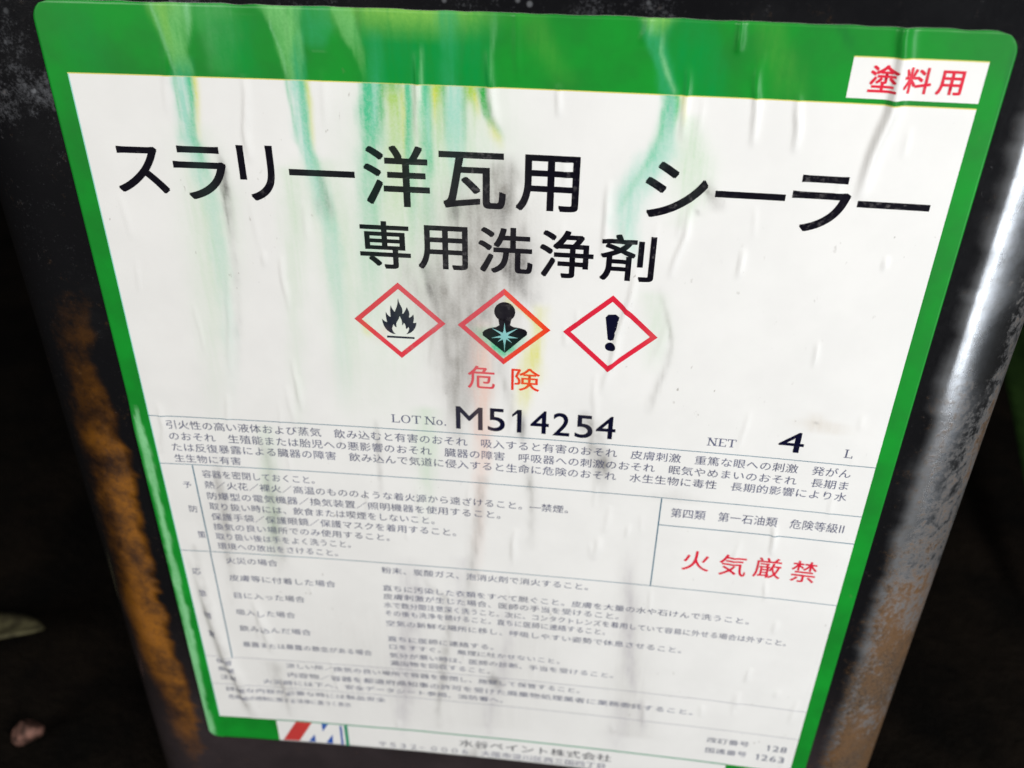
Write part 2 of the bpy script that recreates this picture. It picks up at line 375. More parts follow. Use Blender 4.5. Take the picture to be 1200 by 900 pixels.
STAINS = [
    ('PG', [(62.6, -0.4, 10.03, 0.62), (62.3, 8.9, 11.09, 0.94), (60.4, 21.2, 11.57, 0.75), (55.7, 36.6, 9.78, 0.44), (51.2, 57.6, 6.98, 0.19), (49.2, 74.6, 5.51, 0.0)], 2),
    ('PG', [(20.0, 9.0, 3.69, 0.25), (21.1, 21.4, 4.8, 0.56), (19.1, 38.6, 4.05, 0.44), (16.3, 57.8, 2.86, 0.19), (13.7, 77.1, 2.65, 0.0)], 2),
    ('PG', [(41.9, 14.2, 4.0, 0.44), (43.9, 25.3, 4.14, 0.56), (44.4, 39.1, 3.66, 0.44), (43.6, 56.1, 3.15, 0.25), (43.1, 70.7, 2.56, 0.0)], 2),
    ('PG', [(36.4, 16.0, 2.18, 0.5), (36.1, 25.7, 1.93, 0.5), (35.2, 39.6, 2.01, 0.31), (32.6, 67.2, 1.82, 0.12), (30.6, 85.1, 1.53, 0.0)], 2),
    ('PG', [(105.4, 4.0, 2.21, 0.44), (107.1, 10.4, 3.38, 0.75), (107.8, 16.3, 2.88, 0.62), (106.7, 22.1, 2.06, 0.19)], 2),
    ('Y', [(22.1, -0.3, 0.74, 0.95), (22.0, 3.1, 0.6, 0.8), (21.3, 9.0, 0.54, 0.35), (21.1, 12.8, 0.47, 0)], 2),
    ('LT', [(19.9, -0.2, 1.49, 1), (19.8, 4.6, 1.52, 1), (19.3, 10.6, 1.7, 0.88), (20.4, 15.1, 1.73, 0.66), (21.3, 19.8, 1.75, 0.55), (21.4, 26.3, 1.63, 0.44), (21.1, 38.5, 1.69, 0.28), (20.2, 55.6, 1.6, 0.11), (18.8, 68.0, 1.47, 0.0)], 3),
    ('T', [(21.2, -0.3, 0.6, 0.99), (20.9, 5.3, 0.61, 0.88), (20.4, 10.5, 0.62, 0.77), (21.0, 15.1, 0.63, 0.39), (21.6, 19.0, 0.64, 0.0)], 2),
    ('T', [(18.6, 0.1, 0.37, 0.88), (18.4, 5.4, 0.3, 0.55), (18.1, 9.9, 0.31, 0.22), (18.1, 12.1, 0.31, 0.0)], 2),
    ('Y', [(41.3, -0.6, 0.73, 0.95), (41.4, 2.7, 0.59, 0.75), (41.4, 9.7, 0.53, 0.35), (41.6, 13.5, 0.46, 0)], 2),
    ('LT', [(39.6, -0.6, 1.47, 1), (39.9, 4.7, 1.5, 0.99), (40.0, 10.2, 1.37, 0.88), (41.2, 15.0, 1.55, 0.77), (42.7, 22.1, 1.74, 0.61), (43.5, 30.4, 1.62, 0.44), (43.5, 40.9, 1.68, 0.28), (42.9, 56.2, 1.58, 0.11), (42.4, 68.6, 1.45, 0.0)], 3),
    ('T', [(40.7, -0.6, 0.59, 1), (40.6, 4.6, 0.6, 0.88), (40.6, 10.2, 0.61, 0.66), (41.6, 14.3, 0.77, 0.44), (43.1, 22.9, 0.95, 0.28), (43.6, 28.7, 0.97, 0.0)], 2),
    ('T', [(38.1, -0.2, 0.37, 0.88), (38.4, 4.7, 0.3, 0.55), (38.7, 10.6, 0.31, 0.33), (40.0, 14.3, 0.31, 0.0)], 2),
    ('T', [(52.8, -0.8, 1.89, 1), (52.4, 3.5, 2.06, 0.94), (51.9, 8.6, 2.25, 0.83), (51.3, 15.4, 2.3, 0.55), (50.9, 25.0, 2.22, 0.39), (49.8, 37.0, 2.31, 0.17), (48.2, 50.0, 2.06, 0.0)], 3),
    ('G', [(54.3, -0.5, 0.73, 0.7), (54.1, 4.8, 0.59, 0.4), (53.7, 9.2, 0.6, 0.1)], 2),
    ('LT', [(53.4, -0.1, 0.58, 0.77), (52.9, 4.9, 0.44, 0.66), (52.2, 9.3, 0.6, 0.22)], 2),
    ('G', [(56.5, -0.9, 1.74, 0.95), (56.4, 0.8, 1.75, 0.6), (56.3, 2.2, 1.75, 0.2), (56.2, 3.6, 1.76, 0)], 3),
    ('YG', [(56.4, 0.5, 1.74, 0.3), (56.3, 2.6, 1.61, 0.8), (56.3, 5.5, 1.63, 0.55), (56.1, 9.1, 1.8, 0.45), (55.9, 15.2, 2.14, 0.25), (55.2, 23.1, 2.2, 0.1), (54.5, 29.8, 1.92, 0)], 3),
    ('Y', [(57.9, 1.1, 0.44, 0.6), (57.9, 6.1, 0.44, 0.6), (57.7, 9.8, 0.45, 0.4), (57.8, 13.6, 0.46, 0)], 2),
    ('T', [(58.9, -1.0, 0.65, 1), (58.8, 4.6, 0.59, 0.99), (58.7, 10.5, 0.68, 0.83), (58.8, 15.8, 0.92, 0.44), (58.6, 22.9, 1.25, 0.22), (58.6, 31.2, 1.28, 0.0)], 2.5),
    ('T', [(62.1, -1.1, 1.01, 1), (61.9, 3.8, 0.95, 0.99), (61.7, 8.9, 0.89, 0.77), (61.7, 14.9, 1.21, 0.5), (61.6, 22.8, 1.25, 0.28), (61.6, 31.1, 1.28, 0.0)], 3),
    ('LT', [(62.3, 1.7, 0.44, 0.66), (62.0, 8.9, 0.45, 0.77), (62.0, 13.4, 0.45, 0.0)], 2),
    ('YG', [(63.9, -0.9, 1.15, 0.9), (63.7, 1.3, 1.01, 0.9), (63.7, 3.7, 1.02, 0.45), (63.6, 7.3, 1.03, 0.2), (63.4, 11.8, 1.05, 0)], 2.5),
    ('Y', [(63.2, 1.4, 0.36, 0.7), (63.2, 4.5, 0.29, 0.4), (63.1, 7.4, 0.3, 0)], 2),
    ('G', [(64.8, -0.9, 0.43, 0.9), (64.9, 3.0, 0.44, 0.6), (64.9, 7.3, 0.44, 0.3), (65.0, 11.0, 0.45, 0)], 2),
    ('LT', [(66.7, -1.3, 1.71, 1), (66.7, 3.6, 1.6, 0.99), (66.9, 9.4, 1.78, 0.72), (67.0, 14.7, 1.81, 0.39), (66.9, 22.5, 1.86, 0.0)], 4),
    ('G', [(68.7, -1.1, 0.57, 0.8), (68.3, 3.6, 0.44, 0.5), (68.3, 8.6, 0.44, 0.2), (68.2, 11.6, 0.45, 0)], 2),
    ('YG', [(69.5, -1.1, 1.0, 0.9), (69.5, 1.1, 1.01, 0.9), (69.6, 2.8, 0.87, 0.5), (69.9, 5.6, 0.88, 0.15), (70.0, 8.5, 0.74, 0)], 2.5),
    ('Y', [(70.1, 1.7, 0.43, 0.7), (70.5, 3.9, 0.36, 0.4), (70.9, 5.6, 0.29, 0)], 2),
    ('G', [(71.2, -1.4, 1.14, 1), (71.4, 1.3, 1.0, 0.95), (72.1, 4.4, 0.87, 0.8), (73.1, 6.4, 0.87, 0.5), (74.2, 8.0, 0.88, 0.2), (74.6, 9.2, 0.73, 0)], 3),
    ('Y', [(72.7, 6.2, 0.87, 0.3), (73.7, 8.1, 1.03, 0.45), (74.3, 9.5, 0.88, 0.2), (74.6, 11.0, 0.89, 0)], 2),
    ('T', [(102.2, -0.5, 1.37, 1), (102.4, 2.1, 1.38, 0.99), (102.3, 5.0, 1.54, 0.77), (101.8, 8.2, 1.84, 0.55), (100.9, 11.4, 1.86, 0.39), (99.3, 14.5, 1.74, 0.22), (98.5, 16.8, 1.46, 0.0)], 3),
    ('LT', [(102.7, 0.0, 0.69, 0.66), (102.7, 3.5, 0.69, 0.77), (102.6, 7.0, 1.12, 0.55), (101.4, 10.2, 3.13, 0.66), (98.9, 14.1, 2.89, 0.72), (97.2, 18.0, 2.94, 0.66), (96.9, 22.7, 2.39, 0.61), (97.8, 27.2, 1.82, 0.39), (98.5, 30.8, 1.53, 0.0)], 3),
    ('T', [(101.5, 5.6, 0.42, 0.44), (100.3, 10.7, 0.57, 0.44), (98.3, 14.0, 0.58, 0.39), (96.7, 17.7, 0.59, 0.33), (95.6, 20.9, 0.6, 0.0)], 2),
    ('G', [(103.3, -0.6, 0.55, 0.7), (103.7, 2.7, 0.41, 0.5), (103.7, 5.5, 0.42, 0.15), (103.6, 6.9, 0.42, 0)], 2),
    ('Y', [(104.1, -0.9, 0.55, 0.6), (104.9, 3.4, 0.42, 0.25), (105.1, 5.5, 0.42, 0)], 2),
    ('KW', [(72.7, 12.9, 4.46, 0.3), (72.0, 19.1, 9.39, 0.65), (71.3, 28.8, 11.25, 0.8), (70.3, 38.4, 10.65, 0.8), (68.6, 48.6, 7.68, 0.75), (67.7, 58.4, 6.2, 0.6), (67.0, 68.8, 4.62, 0.3), (66.8, 82.1, 3.69, 0.0)], 3),
    ('KW', [(56.0, 31.4, 3.22, 0.2), (58.3, 38.2, 4.26, 0.5), (61.1, 45.4, 3.01, 0.4), (62.6, 54.8, 2.4, 0.2)], 2),
    ('KW', [(41.4, 117.3, 12.34, 0.0), (44.6, 131.2, 16.94, 0.2), (50.1, 149.1, 19.75, 0.25), (56.1, 164.9, 18.11, 0.1)], 2),
    ('KW', [(12.0, 81.8, 5.75, 0.0), (17.3, 98.3, 11.95, 0.3), (17.1, 114.0, 10.36, 0.0)], 2),
    ('KW', [(102.8, 92.5, 2.19, 0.0), (105.8, 123.5, 3.14, 0.4), (109.0, 160.0, 5.54, 0.35)], 2),
    ('KW', [(85.8, 109.7, 7.76, 0.0), (78.3, 133.1, 12.4, 0.25), (74.2, 162.3, 11.11, 0.15)], 2),
    ('K', [(24.4, 13.1, 0.62, 0.28), (24.7, 16.5, 0.94, 0.62), (24.7, 19.3, 1.11, 0.57), (24.6, 22.9, 0.96, 0.33), (24.5, 27.0, 0.81, 0.24), (24.0, 34.8, 0.83, 0.14), (22.7, 47.7, 0.87, 0.1), (21.4, 59.5, 0.72, 0.0)], 2),
    ('K', [(23.7, 17.5, 0.32, 0.38), (23.9, 21.3, 0.26, 0.57), (23.9, 26.6, 0.26, 0.28), (23.4, 33.1, 0.25, 0.0)], 2),
    ('KG', [(42.3, 16.6, 0.62, 0.33), (42.7, 22.1, 1.27, 0.33), (42.7, 25.4, 1.28, 0.0)], 2),
    ('KG', [(75.2, 12.0, 2.07, 0.17), (75.0, 14.3, 2.69, 0.61), (74.7, 17.7, 2.42, 0.66), (74.0, 21.5, 3.06, 0.61), (73.5, 24.1, 3.09, 0.28), (73.5, 27.0, 2.81, 0.0)], 2.5),
    ('K', [(76.1, 13.6, 0.74, 0.19), (76.5, 17.6, 0.6, 0.43), (75.9, 20.9, 0.92, 0.57), (75.4, 23.3, 0.92, 0.19)], 2),
    ('K', [(66.1, 20.6, 1.08, 0.52), (66.2, 23.5, 0.78, 0.57), (66.5, 26.6, 0.63, 0.28), (66.6, 30.8, 0.64, 0.14)], 2),
    ('KG', [(69.2, 20.5, 1.69, 0.61), (69.5, 27.3, 1.88, 0.55), (68.9, 34.1, 1.92, 0.61), (68.4, 41.2, 1.8, 0.44), (67.8, 48.7, 2.01, 0.33), (66.8, 58.5, 2.08, 0.22), (66.3, 66.8, 1.77, 0.11)], 2.5),
    ('K', [(73.5, 20.6, 1.53, 0.43), (74.7, 24.5, 1.55, 0.24), (75.4, 28.6, 2.19, 0.52), (76.4, 32.8, 2.53, 0.71), (78.1, 36.1, 2.24, 0.47), (79.7, 38.3, 1.93, 0.24), (80.4, 40.8, 1.62, 0.0)], 2),
    ('K', [(78.5, 24.3, 1.23, 0.14), (79.2, 29.2, 1.56, 0.43), (78.6, 33.1, 1.9, 0.57), (77.7, 36.3, 1.6, 0.33), (76.8, 38.9, 1.61, 0.0)], 2),
    ('K', [(60.3, 31.8, 0.8, 0.24), (61.0, 35.4, 1.14, 0.52), (61.7, 38.9, 1.15, 0.57), (62.7, 41.9, 0.99, 0.33), (63.7, 45.2, 0.67, 0.19), (64.2, 50.8, 0.68, 0.28), (64.2, 56.7, 0.69, 0.28), (64.6, 62.7, 0.7, 0.19), (64.5, 69.0, 0.72, 0.0)], 2),
    ('KG', [(62.7, 31.0, 1.44, 0.28), (63.4, 36.2, 1.79, 0.55), (64.4, 40.6, 1.97, 0.55), (65.3, 46.0, 2.34, 0.44), (66.0, 52.6, 2.38, 0.44), (66.1, 60.6, 2.09, 0.39), (65.9, 68.9, 1.78, 0.22), (66.1, 77.6, 1.46, 0.0)], 2.5),
    ('KG', [(71.5, 30.5, 1.9, 0.39), (72.0, 36.5, 2.09, 0.55), (71.3, 41.9, 1.97, 0.44), (70.3, 48.5, 1.67, 0.28), (69.6, 56.3, 1.71, 0.17), (69.3, 64.4, 1.4, 0.0)], 2.5),
    ('KG', [(56.1, 29.7, 0.8, 0.17), (57.4, 34.8, 0.81, 0.22), (59.2, 39.1, 0.82, 0.11), (60.4, 43.6, 0.83, 0.0)], 2),
    ('PK', [(70.8, 44.7, 1.65, 0.3), (71.1, 52.3, 1.86, 0.65), (71.3, 62.2, 1.91, 0.8), (71.2, 75.0, 1.8, 0.6), (70.5, 86.4, 1.68, 0.3), (70.0, 101.1, 1.55, 0.15), (69.6, 114.3, 1.6, 0)], 2.5),
    ('LG', [(69.1, 44.8, 1.06, 0.13), (69.0, 62.4, 1.4, 0.16), (68.9, 68.7, 1.42, 0.05)], 2),
    ('KG', [(75.3, 52.9, 1.18, 0.28), (76.1, 58.8, 1.03, 0.33), (76.9, 63.8, 1.04, 0.22), (77.8, 67.9, 1.05, 0.0)], 2),
    ('K', [(79.3, 64.6, 0.7, 0.28), (79.7, 67.7, 0.79, 0.57), (79.6, 69.9, 1.06, 0.47), (79.5, 72.5, 0.89, 0.0)], 2),
    ('Y', [(82.4, 40.6, 1.61, 0.35), (81.9, 46.7, 1.48, 0.55), (81.0, 51.5, 1.67, 0.7), (80.5, 56.4, 1.86, 0.65), (79.6, 61.5, 1.55, 0.35), (79.0, 65.7, 1.4, 0)], 2),
    ('Y', [(76.2, 39.3, 0.81, 0.4), (78.8, 40.9, 0.81, 0.5), (81.5, 43.2, 0.81, 0.5), (82.5, 45.4, 0.65, 0.2)], 2),
    ('T', [(74.9, 41.9, 0.98, 0.0), (73.6, 44.5, 4.28, 0.0), (74.8, 46.7, 5.29, 0.66), (75.3, 49.6, 3.34, 0.94), (75.3, 51.2, 1.34, 0.66), (75.3, 51.9, 0.67, 0.0)], 6),
    ('PK', [(52.7, 46.8, 1.35, 0.3), (50.9, 48.8, 1.37, 0.25), (49.9, 50.8, 1.03, 0)], 2),
    ('Y', [(48.2, 45.8, 0.85, 0.4), (48.6, 47.7, 0.85, 0.5), (49.0, 49.2, 0.68, 0.0)], 2),
    ('KG', [(92.2, 63.5, 1.36, 0.28), (93.3, 66.5, 2.06, 0.66), (94.5, 69.6, 2.08, 0.44), (95.9, 74.8, 2.1, 0.66), (96.5, 78.3, 1.77, 0.39), (96.4, 82.6, 1.43, 0.17), (96.4, 88.4, 1.46, 0.0)], 2),
    ('K', [(95.7, 72.2, 1.04, 0.19), (96.5, 75.4, 1.23, 0.57), (96.8, 77.4, 0.88, 0.28), (97.1, 79.1, 0.71, 0.0)], 2),
    ('KG', [(104.2, 35.2, 0.77, 0.11), (105.9, 39.4, 0.62, 0.28), (106.9, 42.9, 0.47, 0.39), (107.4, 46.6, 0.48, 0.44), (106.9, 50.4, 0.64, 0.39), (106.0, 54.3, 0.82, 0.39), (104.9, 58.9, 0.83, 0.28), (104.3, 63.0, 0.67, 0.0)], 2),
    ('PG', [(102.9, 36.2, 2.17, 0.31), (104.6, 42.2, 2.2, 0.44), (104.8, 47.7, 2.24, 0.25), (104.1, 53.5, 1.95, 0.0)], 2),
    ('KG', [(110.2, 14.7, 0.86, 0.22), (111.2, 16.6, 1.29, 0.44), (111.9, 18.4, 1.3, 0.33), (112.1, 19.9, 1.16, 0.0)], 2),
    ('K', [(108.7, 19.0, 0.58, 0.1), (109.3, 19.8, 0.58, 0.38), (109.5, 20.7, 0.58, 0.0)], 2),
    ('K', [(109.2, 15.8, 0.43, 0.19), (110.1, 16.0, 0.57, 0.47), (110.8, 16.9, 0.57, 0.19)], 2),
    ('KG', [(13.0, 80.6, 0.96, 0.17), (12.6, 86.4, 1.16, 0.44), (12.1, 96.2, 1.39, 0.5), (11.3, 106.4, 1.43, 0.39), (10.9, 117.2, 1.47, 0.17), (10.0, 128.7, 1.3, 0.0)], 2),
    ('KG', [(23.5, 75.4, 1.13, 0.17), (24.4, 82.8, 1.34, 0.39), (23.9, 92.8, 1.57, 0.5), (23.4, 102.9, 1.81, 0.55), (23.4, 109.4, 1.64, 0.17), (23.0, 116.2, 1.46, 0.0)], 2),
    ('PG', [(25.1, 72.0, 1.86, 0.31), (24.0, 85.6, 1.93, 0.38), (22.9, 100.4, 2.0, 0.38), (22.0, 110.9, 2.06, 0.0)], 2),
    ('PG', [(59.3, 65.2, 2.49, 0.44), (59.3, 73.8, 2.55, 0.56), (59.0, 82.8, 2.24, 0.38), (58.1, 97.3, 1.94, 0.0)], 2),
    ('KG', [(48.9, 69.2, 0.54, 0.28), (49.0, 75.7, 0.74, 0.5), (48.8, 81.4, 0.56, 0.33), (48.6, 88.4, 0.57, 0.11), (47.9, 98.2, 0.59, 0.0)], 2),
    ('KG', [(71.2, 81.7, 1.1, 0.33), (70.1, 91.2, 1.32, 0.39), (69.3, 101.2, 1.36, 0.39), (68.6, 109.0, 1.39, 0.33), (67.5, 122.8, 1.64, 0.17), (66.7, 134.6, 1.48, 0.0)], 2),
    ('KG', [(80.7, 77.4, 1.08, 0.22), (81.5, 83.0, 1.1, 0.5), (82.0, 88.1, 0.93, 0.28), (82.0, 99.8, 0.95, 0.11)], 2),
    ('LG', [(54.2, 106.6, 2.87, 0.1), (54.6, 115.9, 3.26, 0.34), (53.4, 124.4, 3.0, 0.31), (52.0, 136.4, 2.75, 0.42), (51.0, 149.0, 2.12, 0.42), (50.0, 158.9, 2.17, 0.31), (50.1, 166.4, 1.84, 0.1), (49.8, 172.1, 1.49, 0.0)], 2),
    ('KG', [(57.9, 112.9, 1.01, 0.11), (62.2, 117.8, 1.22, 0.33), (62.8, 130.6, 1.05, 0.33), (60.7, 144.6, 1.09, 0.39), (59.6, 154.3, 0.89, 0.33), (59.1, 164.5, 0.91, 0.11)], 2),
    ('LG', [(66.1, 105.4, 1.89, 0.16), (65.5, 114.7, 1.93, 0.18), (64.7, 128.9, 1.67, 0.1), (63.5, 135.0, 1.7, 0.0)], 2),
    ('LG', [(77.2, 116.1, 2.24, 0.1), (77.2, 128.8, 1.98, 0.23), (76.8, 137.8, 2.02, 0.31), (75.4, 145.7, 2.06, 0.21), (73.3, 150.8, 1.74, 0.23), (72.7, 160.9, 1.79, 0.21), (72.0, 169.6, 1.82, 0.08)], 2),
    ('K', [(73.7, 142.2, 0.86, 0.19), (74.3, 144.9, 1.93, 0.57), (74.6, 146.8, 1.51, 0.28), (74.6, 149.0, 1.09, 0.0)], 2),
    ('LG', [(103.2, 97.3, 1.18, 0.0), (104.6, 109.9, 1.52, 0.31), (105.5, 120.7, 1.88, 0.36), (106.3, 132.1, 1.61, 0.31), (107.8, 140.9, 1.31, 0.29), (108.3, 144.5, 1.32, 0.1)], 2),
    ('LG', [(105.2, 147.6, 2.34, 0.16), (106.5, 155.4, 2.71, 0.21), (106.2, 163.2, 2.42, 0.18), (106.2, 169.1, 2.1, 0.0)], 2),
    ('LG', [(110.6, 146.7, 0.99, 0.16), (111.6, 154.6, 1.01, 0.26), (112.3, 160.1, 1.02, 0.05)], 2),
    ('KG', [(3.5, 107.0, 0.82, 0.22), (3.3, 117.8, 1.05, 0.33), (3.3, 129.2, 1.08, 0.39), (4.2, 141.2, 1.34, 0.39), (5.8, 150.6, 1.59, 0.28), (7.6, 158.6, 1.39, 0.33), (9.1, 165.6, 1.41, 0.11)], 2),
    ('KG', [(17.3, 144.7, 2.68, 0.22), (18.6, 152.6, 3.18, 0.33), (20.1, 159.1, 2.77, 0.17), (20.4, 165.8, 2.34, 0.0)], 2),
    ('KG', [(69.7, 171.7, 1.83, 0.22), (67.8, 175.9, 2.09, 0.61), (66.8, 179.7, 1.87, 0.44)], 2),
    ('BR', [(136.4, 59.7, 1.89, 0.15), (137.5, 61.2, 4.41, 0.3), (138.6, 62.7, 4.11, 0.2), (139.3, 63.8, 2.85, 0)], 2),
    ('K', [(135.8, 60.6, 0.16, 0.0), (137.1, 61.1, 0.55, 0.47), (137.9, 61.6, 0.32, 0.0)], 2),
    ('KG', [(111.7, 80.9, 2.44, 0.11), (111.8, 82.7, 5.24, 0.22), (112.4, 84.3, 3.51, 0.0)], 2),
]
BAND_STAINS_GLINT = [
    ('GL', [(27.2, -11.5, 3.71, 0.22), (27.6, -6.8, 3.19, 0.26), (27.3, -1.3, 2.36, 0.12)], 3),
    ('GD', [(29.6, -8.8, 4.31, 0.45), (29.8, -4.1, 3.8, 0.6), (29.9, -0.7, 3.55, 0.5)], 4),
    ('GD', [(4.0, -10.1, 4.35, 0.2), (4.2, -4.7, 4.43, 0.3), (4.7, -0.6, 3.9, 0.2)], 3),
    ('GY', [(78.8, -11.9, 2.44, 0.11), (81.7, -5.9, 2.48, 0.14), (84.7, -1.3, 2.52, 0.07)], 2),
    ('GY', [(116.7, -11.0, 2.57, 0.11), (118.9, -6.0, 2.87, 0.14), (121.1, -0.8, 2.65, 0.08)], 3),
    ('GX', [(153.0, -8.7, 0.37, 0.3), (154.0, 7.0, 0.39, 0.35), (155.1, 31.2, 0.57, 0.4), (155.6, 60.1, 0.62, 0.4), (155.2, 90.5, 0.68, 0.35), (154.9, 132.8, 0.95, 0.5), (155.8, 157.7, 1.21, 0.5)], 2),
    ('GX', [(126.9, -11.6, 1.26, 0.3), (129.3, -9.0, 1.01, 0.3), (130.5, -6.5, 0.77, 0.0)], 2),
    ('GD', [(60.7, -12.4, 14.26, 0.7), (61.1, -9.1, 12.78, 0.85), (62.1, -5.2, 10.71, 0.95), (62.5, -0.4, 10.31, 0.95)], 12),
    ('GY', [(59.6, -12.4, 13.06, 1), (59.5, -10.3, 12.47, 0.68), (59.4, -8.0, 11.19, 0.2), (59.3, -6.4, 9.85, 0.0)], 4),
    ('GM', [(19.9, -11.3, 3.58, 0.75), (20.1, -7.9, 2.76, 0.75), (20.3, -4.1, 1.91, 0.75), (20.3, -1.1, 1.63, 0.6)], 7),
    ('GT', [(20.6, -3.8, 1.47, 0.0), (20.4, -1.4, 1.63, 0.6), (20.1, 1.0, 1.65, 0.9)], 4),
    ('GY', [(18.6, -11.2, 2.01, 0.61), (18.4, -8.6, 1.45, 0.54), (18.6, -5.1, 1.03, 0.27), (18.8, -1.7, 0.74, 0.0)], 3),
    ('GL', [(16.8, -10.7, 0.29, 0.6), (17.4, -7.8, 0.29, 0.6), (18.3, -3.8, 0.29, 0.48), (18.9, 0.1, 0.3, 0.36)], 2),
    ('GL', [(22.8, -11.4, 0.43, 0.72), (22.7, -9.3, 0.43, 0.6), (22.2, -5.9, 0.29, 0.18)], 2),
    ('GM', [(38.0, -11.8, 3.53, 0.8), (38.4, -9.0, 2.71, 0.8), (39.1, -6.4, 2.02, 0.75), (39.4, -3.1, 1.75, 0.7), (39.3, -0.0, 1.62, 0.6)], 7),
    ('GT', [(41.2, -7.2, 0.86, 0.4), (40.4, -3.1, 1.16, 0.7), (40.1, -0.0, 1.18, 0.8)], 4),
    ('GL', [(36.4, -8.3, 0.23, 0.48), (37.7, -4.4, 0.23, 0.6), (38.1, -0.9, 0.24, 0.48)], 2),
    ('GT', [(43.9, -11.4, 2.82, 0.45), (44.2, -8.6, 3.13, 0.5), (43.9, -6.2, 2.01, 0.4), (43.8, -4.6, 1.16, 0.0)], 4),
    ('GM', [(48.1, -11.9, 1.96, 0.7), (49.3, -8.7, 1.56, 0.65), (50.7, -4.8, 1.0, 0.4), (51.5, -1.0, 0.44, 0.1)], 5),
    ('GX', [(51.2, -11.4, 0.56, 0.35), (51.1, -8.8, 0.42, 0.3), (51.4, -6.8, 0.28, 0.0)], 2),
    ('GT', [(53.7, -7.5, 1.13, 0.3), (53.2, -0.2, 1.6, 0.55)], 3),
    ('GL', [(61.4, -5.1, 0.28, 0.36), (61.2, -0.4, 0.29, 0.72)], 2),
    ('GT', [(65.6, -11.5, 1.79, 0.85), (65.8, -7.9, 1.54, 0.55), (65.9, -4.0, 1.42, 0.4), (65.9, -0.5, 1.43, 0.5)], 3),
    ('GL', [(73.1, -10.7, 0.55, 0.12), (73.1, -6.9, 0.28, 0.42), (72.9, -1.5, 0.28, 0.24)], 2),
    ('GT', [(99.0, -11.4, 2.64, 0.75), (99.0, -8.4, 1.87, 0.8), (100.7, -4.6, 1.62, 0.85), (102.2, -0.5, 1.51, 0.9)], 4),
    ('GY', [(99.2, -11.6, 2.64, 0.81), (99.1, -10.1, 1.86, 0.47), (99.2, -8.4, 1.34, 0.0)], 4),
    ('GL', [(100.3, -8.5, 0.33, 0.42), (100.2, -6.5, 0.34, 0.72), (101.4, -3.3, 0.41, 0.72), (102.8, -0.5, 0.41, 0.6)], 2),
    ('GD', [(104.2, -11.8, 3.4, 0.5), (105.5, -6.7, 4.52, 0.8), (107.6, -0.2, 4.34, 0.7)], 6),
    ('GL', [(-2.4, 69.4, 0.38, 0.72), (-2.3, 73.7, 0.78, 1), (-2.3, 82.8, 0.79, 1), (-2.2, 97.2, 0.72, 1), (-2.4, 114.2, 0.75, 1), (-2.5, 132.8, 0.9, 1), (-3.2, 151.5, 1.06, 1), (-3.5, 168.4, 1.22, 1), (-3.2, 175.5, 1.24, 1)], 5),  # glint of the lifted left edge, painted in pale green
    ('GL', [(1.0, 68.7, 0.74, 0.0), (1.5, 71.7, 0.94, 0.48), (2.0, 74.5, 0.94, 0.0)], 2),
    ('GX', [(138.1, 33.4, 0.43, 0.2), (137.8, 34.6, 0.73, 0.5), (137.6, 36.0, 0.59, 0.1)], 2),
]
WRINKLES = [
    ([(30.6, -0.6), (30.5, 2.8), (29.6, 8.7), (29.5, 14.8)], 0.76, 0.3),
    ([(60.2, -5.1), (60.4, -1.0), (60.0, 3.9), (60.0, 9.0)], 0.66, 0.34),
    ([(72.2, -5.8), (72.4, -1.5), (72.8, 2.7), (73.7, 6.9)], 0.79, 0.32),
    ([(84.1, -0.8), (83.9, 4.5)], 0.57, 0.24),
    ([(104.5, -4.6), (104.7, 0.6), (104.7, 7.6)], 0.69, 0.3),
    ([(115.5, -4.5), (116.2, 1.4), (116.5, 8.0)], 0.67, 0.36),
    ([(122.6, -1.2), (123.1, 3.9), (123.2, 8.5)], 0.67, 0.36),
    ([(136.6, -10.7), (137.0, -6.1), (137.1, 1.1), (135.9, 8.1), (135.1, 16.1)], 1.17, 0.75),
    ([(111.9, -11.1), (112.0, -8.9), (112.0, -6.7)], 0.65, 0.4),
    ([(97.6, -11.6), (97.5, -9.7), (96.9, -7.7)], 0.80, 0.3),
    ([(93.5, 14.8), (93.2, 22.6), (93.2, 29.2)], 0.68, 0.3),
    ([(107.8, 17.4), (107.4, 24.2), (105.5, 32.5)], 0.67, 0.32),
    ([(117.6, 25.9), (117.4, 31.7)], 0.60, 0.26),
    ([(141.9, 25.7), (141.9, 28.3)], 0.50, 0.22),
    ([(99.4, 30.1), (98.8, 37.3), (97.0, 44.6), (96.2, 52.2), (94.8, 58.6)], 0.80, 0.34),
    ([(62.2, 44.9), (60.7, 54.6)], 0.60, 0.16),
    ([(133.2, 86.8), (134.0, 95.7)], 0.70, 0.3),
    ([(2.3, 109.2), (3.2, 123.5), (4.9, 141.8), (7.2, 153.7), (9.8, 167.6)], 1.78, 0.55),
    ([(15.3, 122.5), (16.4, 131.7), (17.7, 141.5)], 1.30, 0.3),
    ([(19.0, 149.3), (19.8, 157.4), (19.8, 165.2)], 1.15, 0.25),
    ([(78.4, 94.7), (77.8, 104.1)], 0.78, 0.2),
    ([(96.7, 95.1), (96.4, 101.9)], 0.75, 0.2),
    ([(46.2, 87.4), (45.3, 93.5)], 0.68, 0.18),
    ([(77.1, 14.9), (76.9, 22.0)], 0.61, 0.15),
    ([(22.3, 34.9), (20.7, 47.8), (19.2, 59.7)], 0.69, 0.14),
    ([(17.7, 63.9), (16.7, 72.5)], 0.56, 0.15),
    ([(111.4, 145.9), (111.7, 156.2)], 0.74, 0.2),
    ([(103.6, 51.6), (105.4, 45.8), (106.4, 40.3)], 0.79, 0.12),
    ([(2.6, 66.9), (2.6, 73.4), (0.9, 80.2)], 0.94, 0.2),
]


# ---------------------------------------------------------------- the shape of the label sheet
CONCAVE = 1.604


def dish(x):
    return CONCAVE * (1 - (2 * x / 150.0 - 1) ** 2)


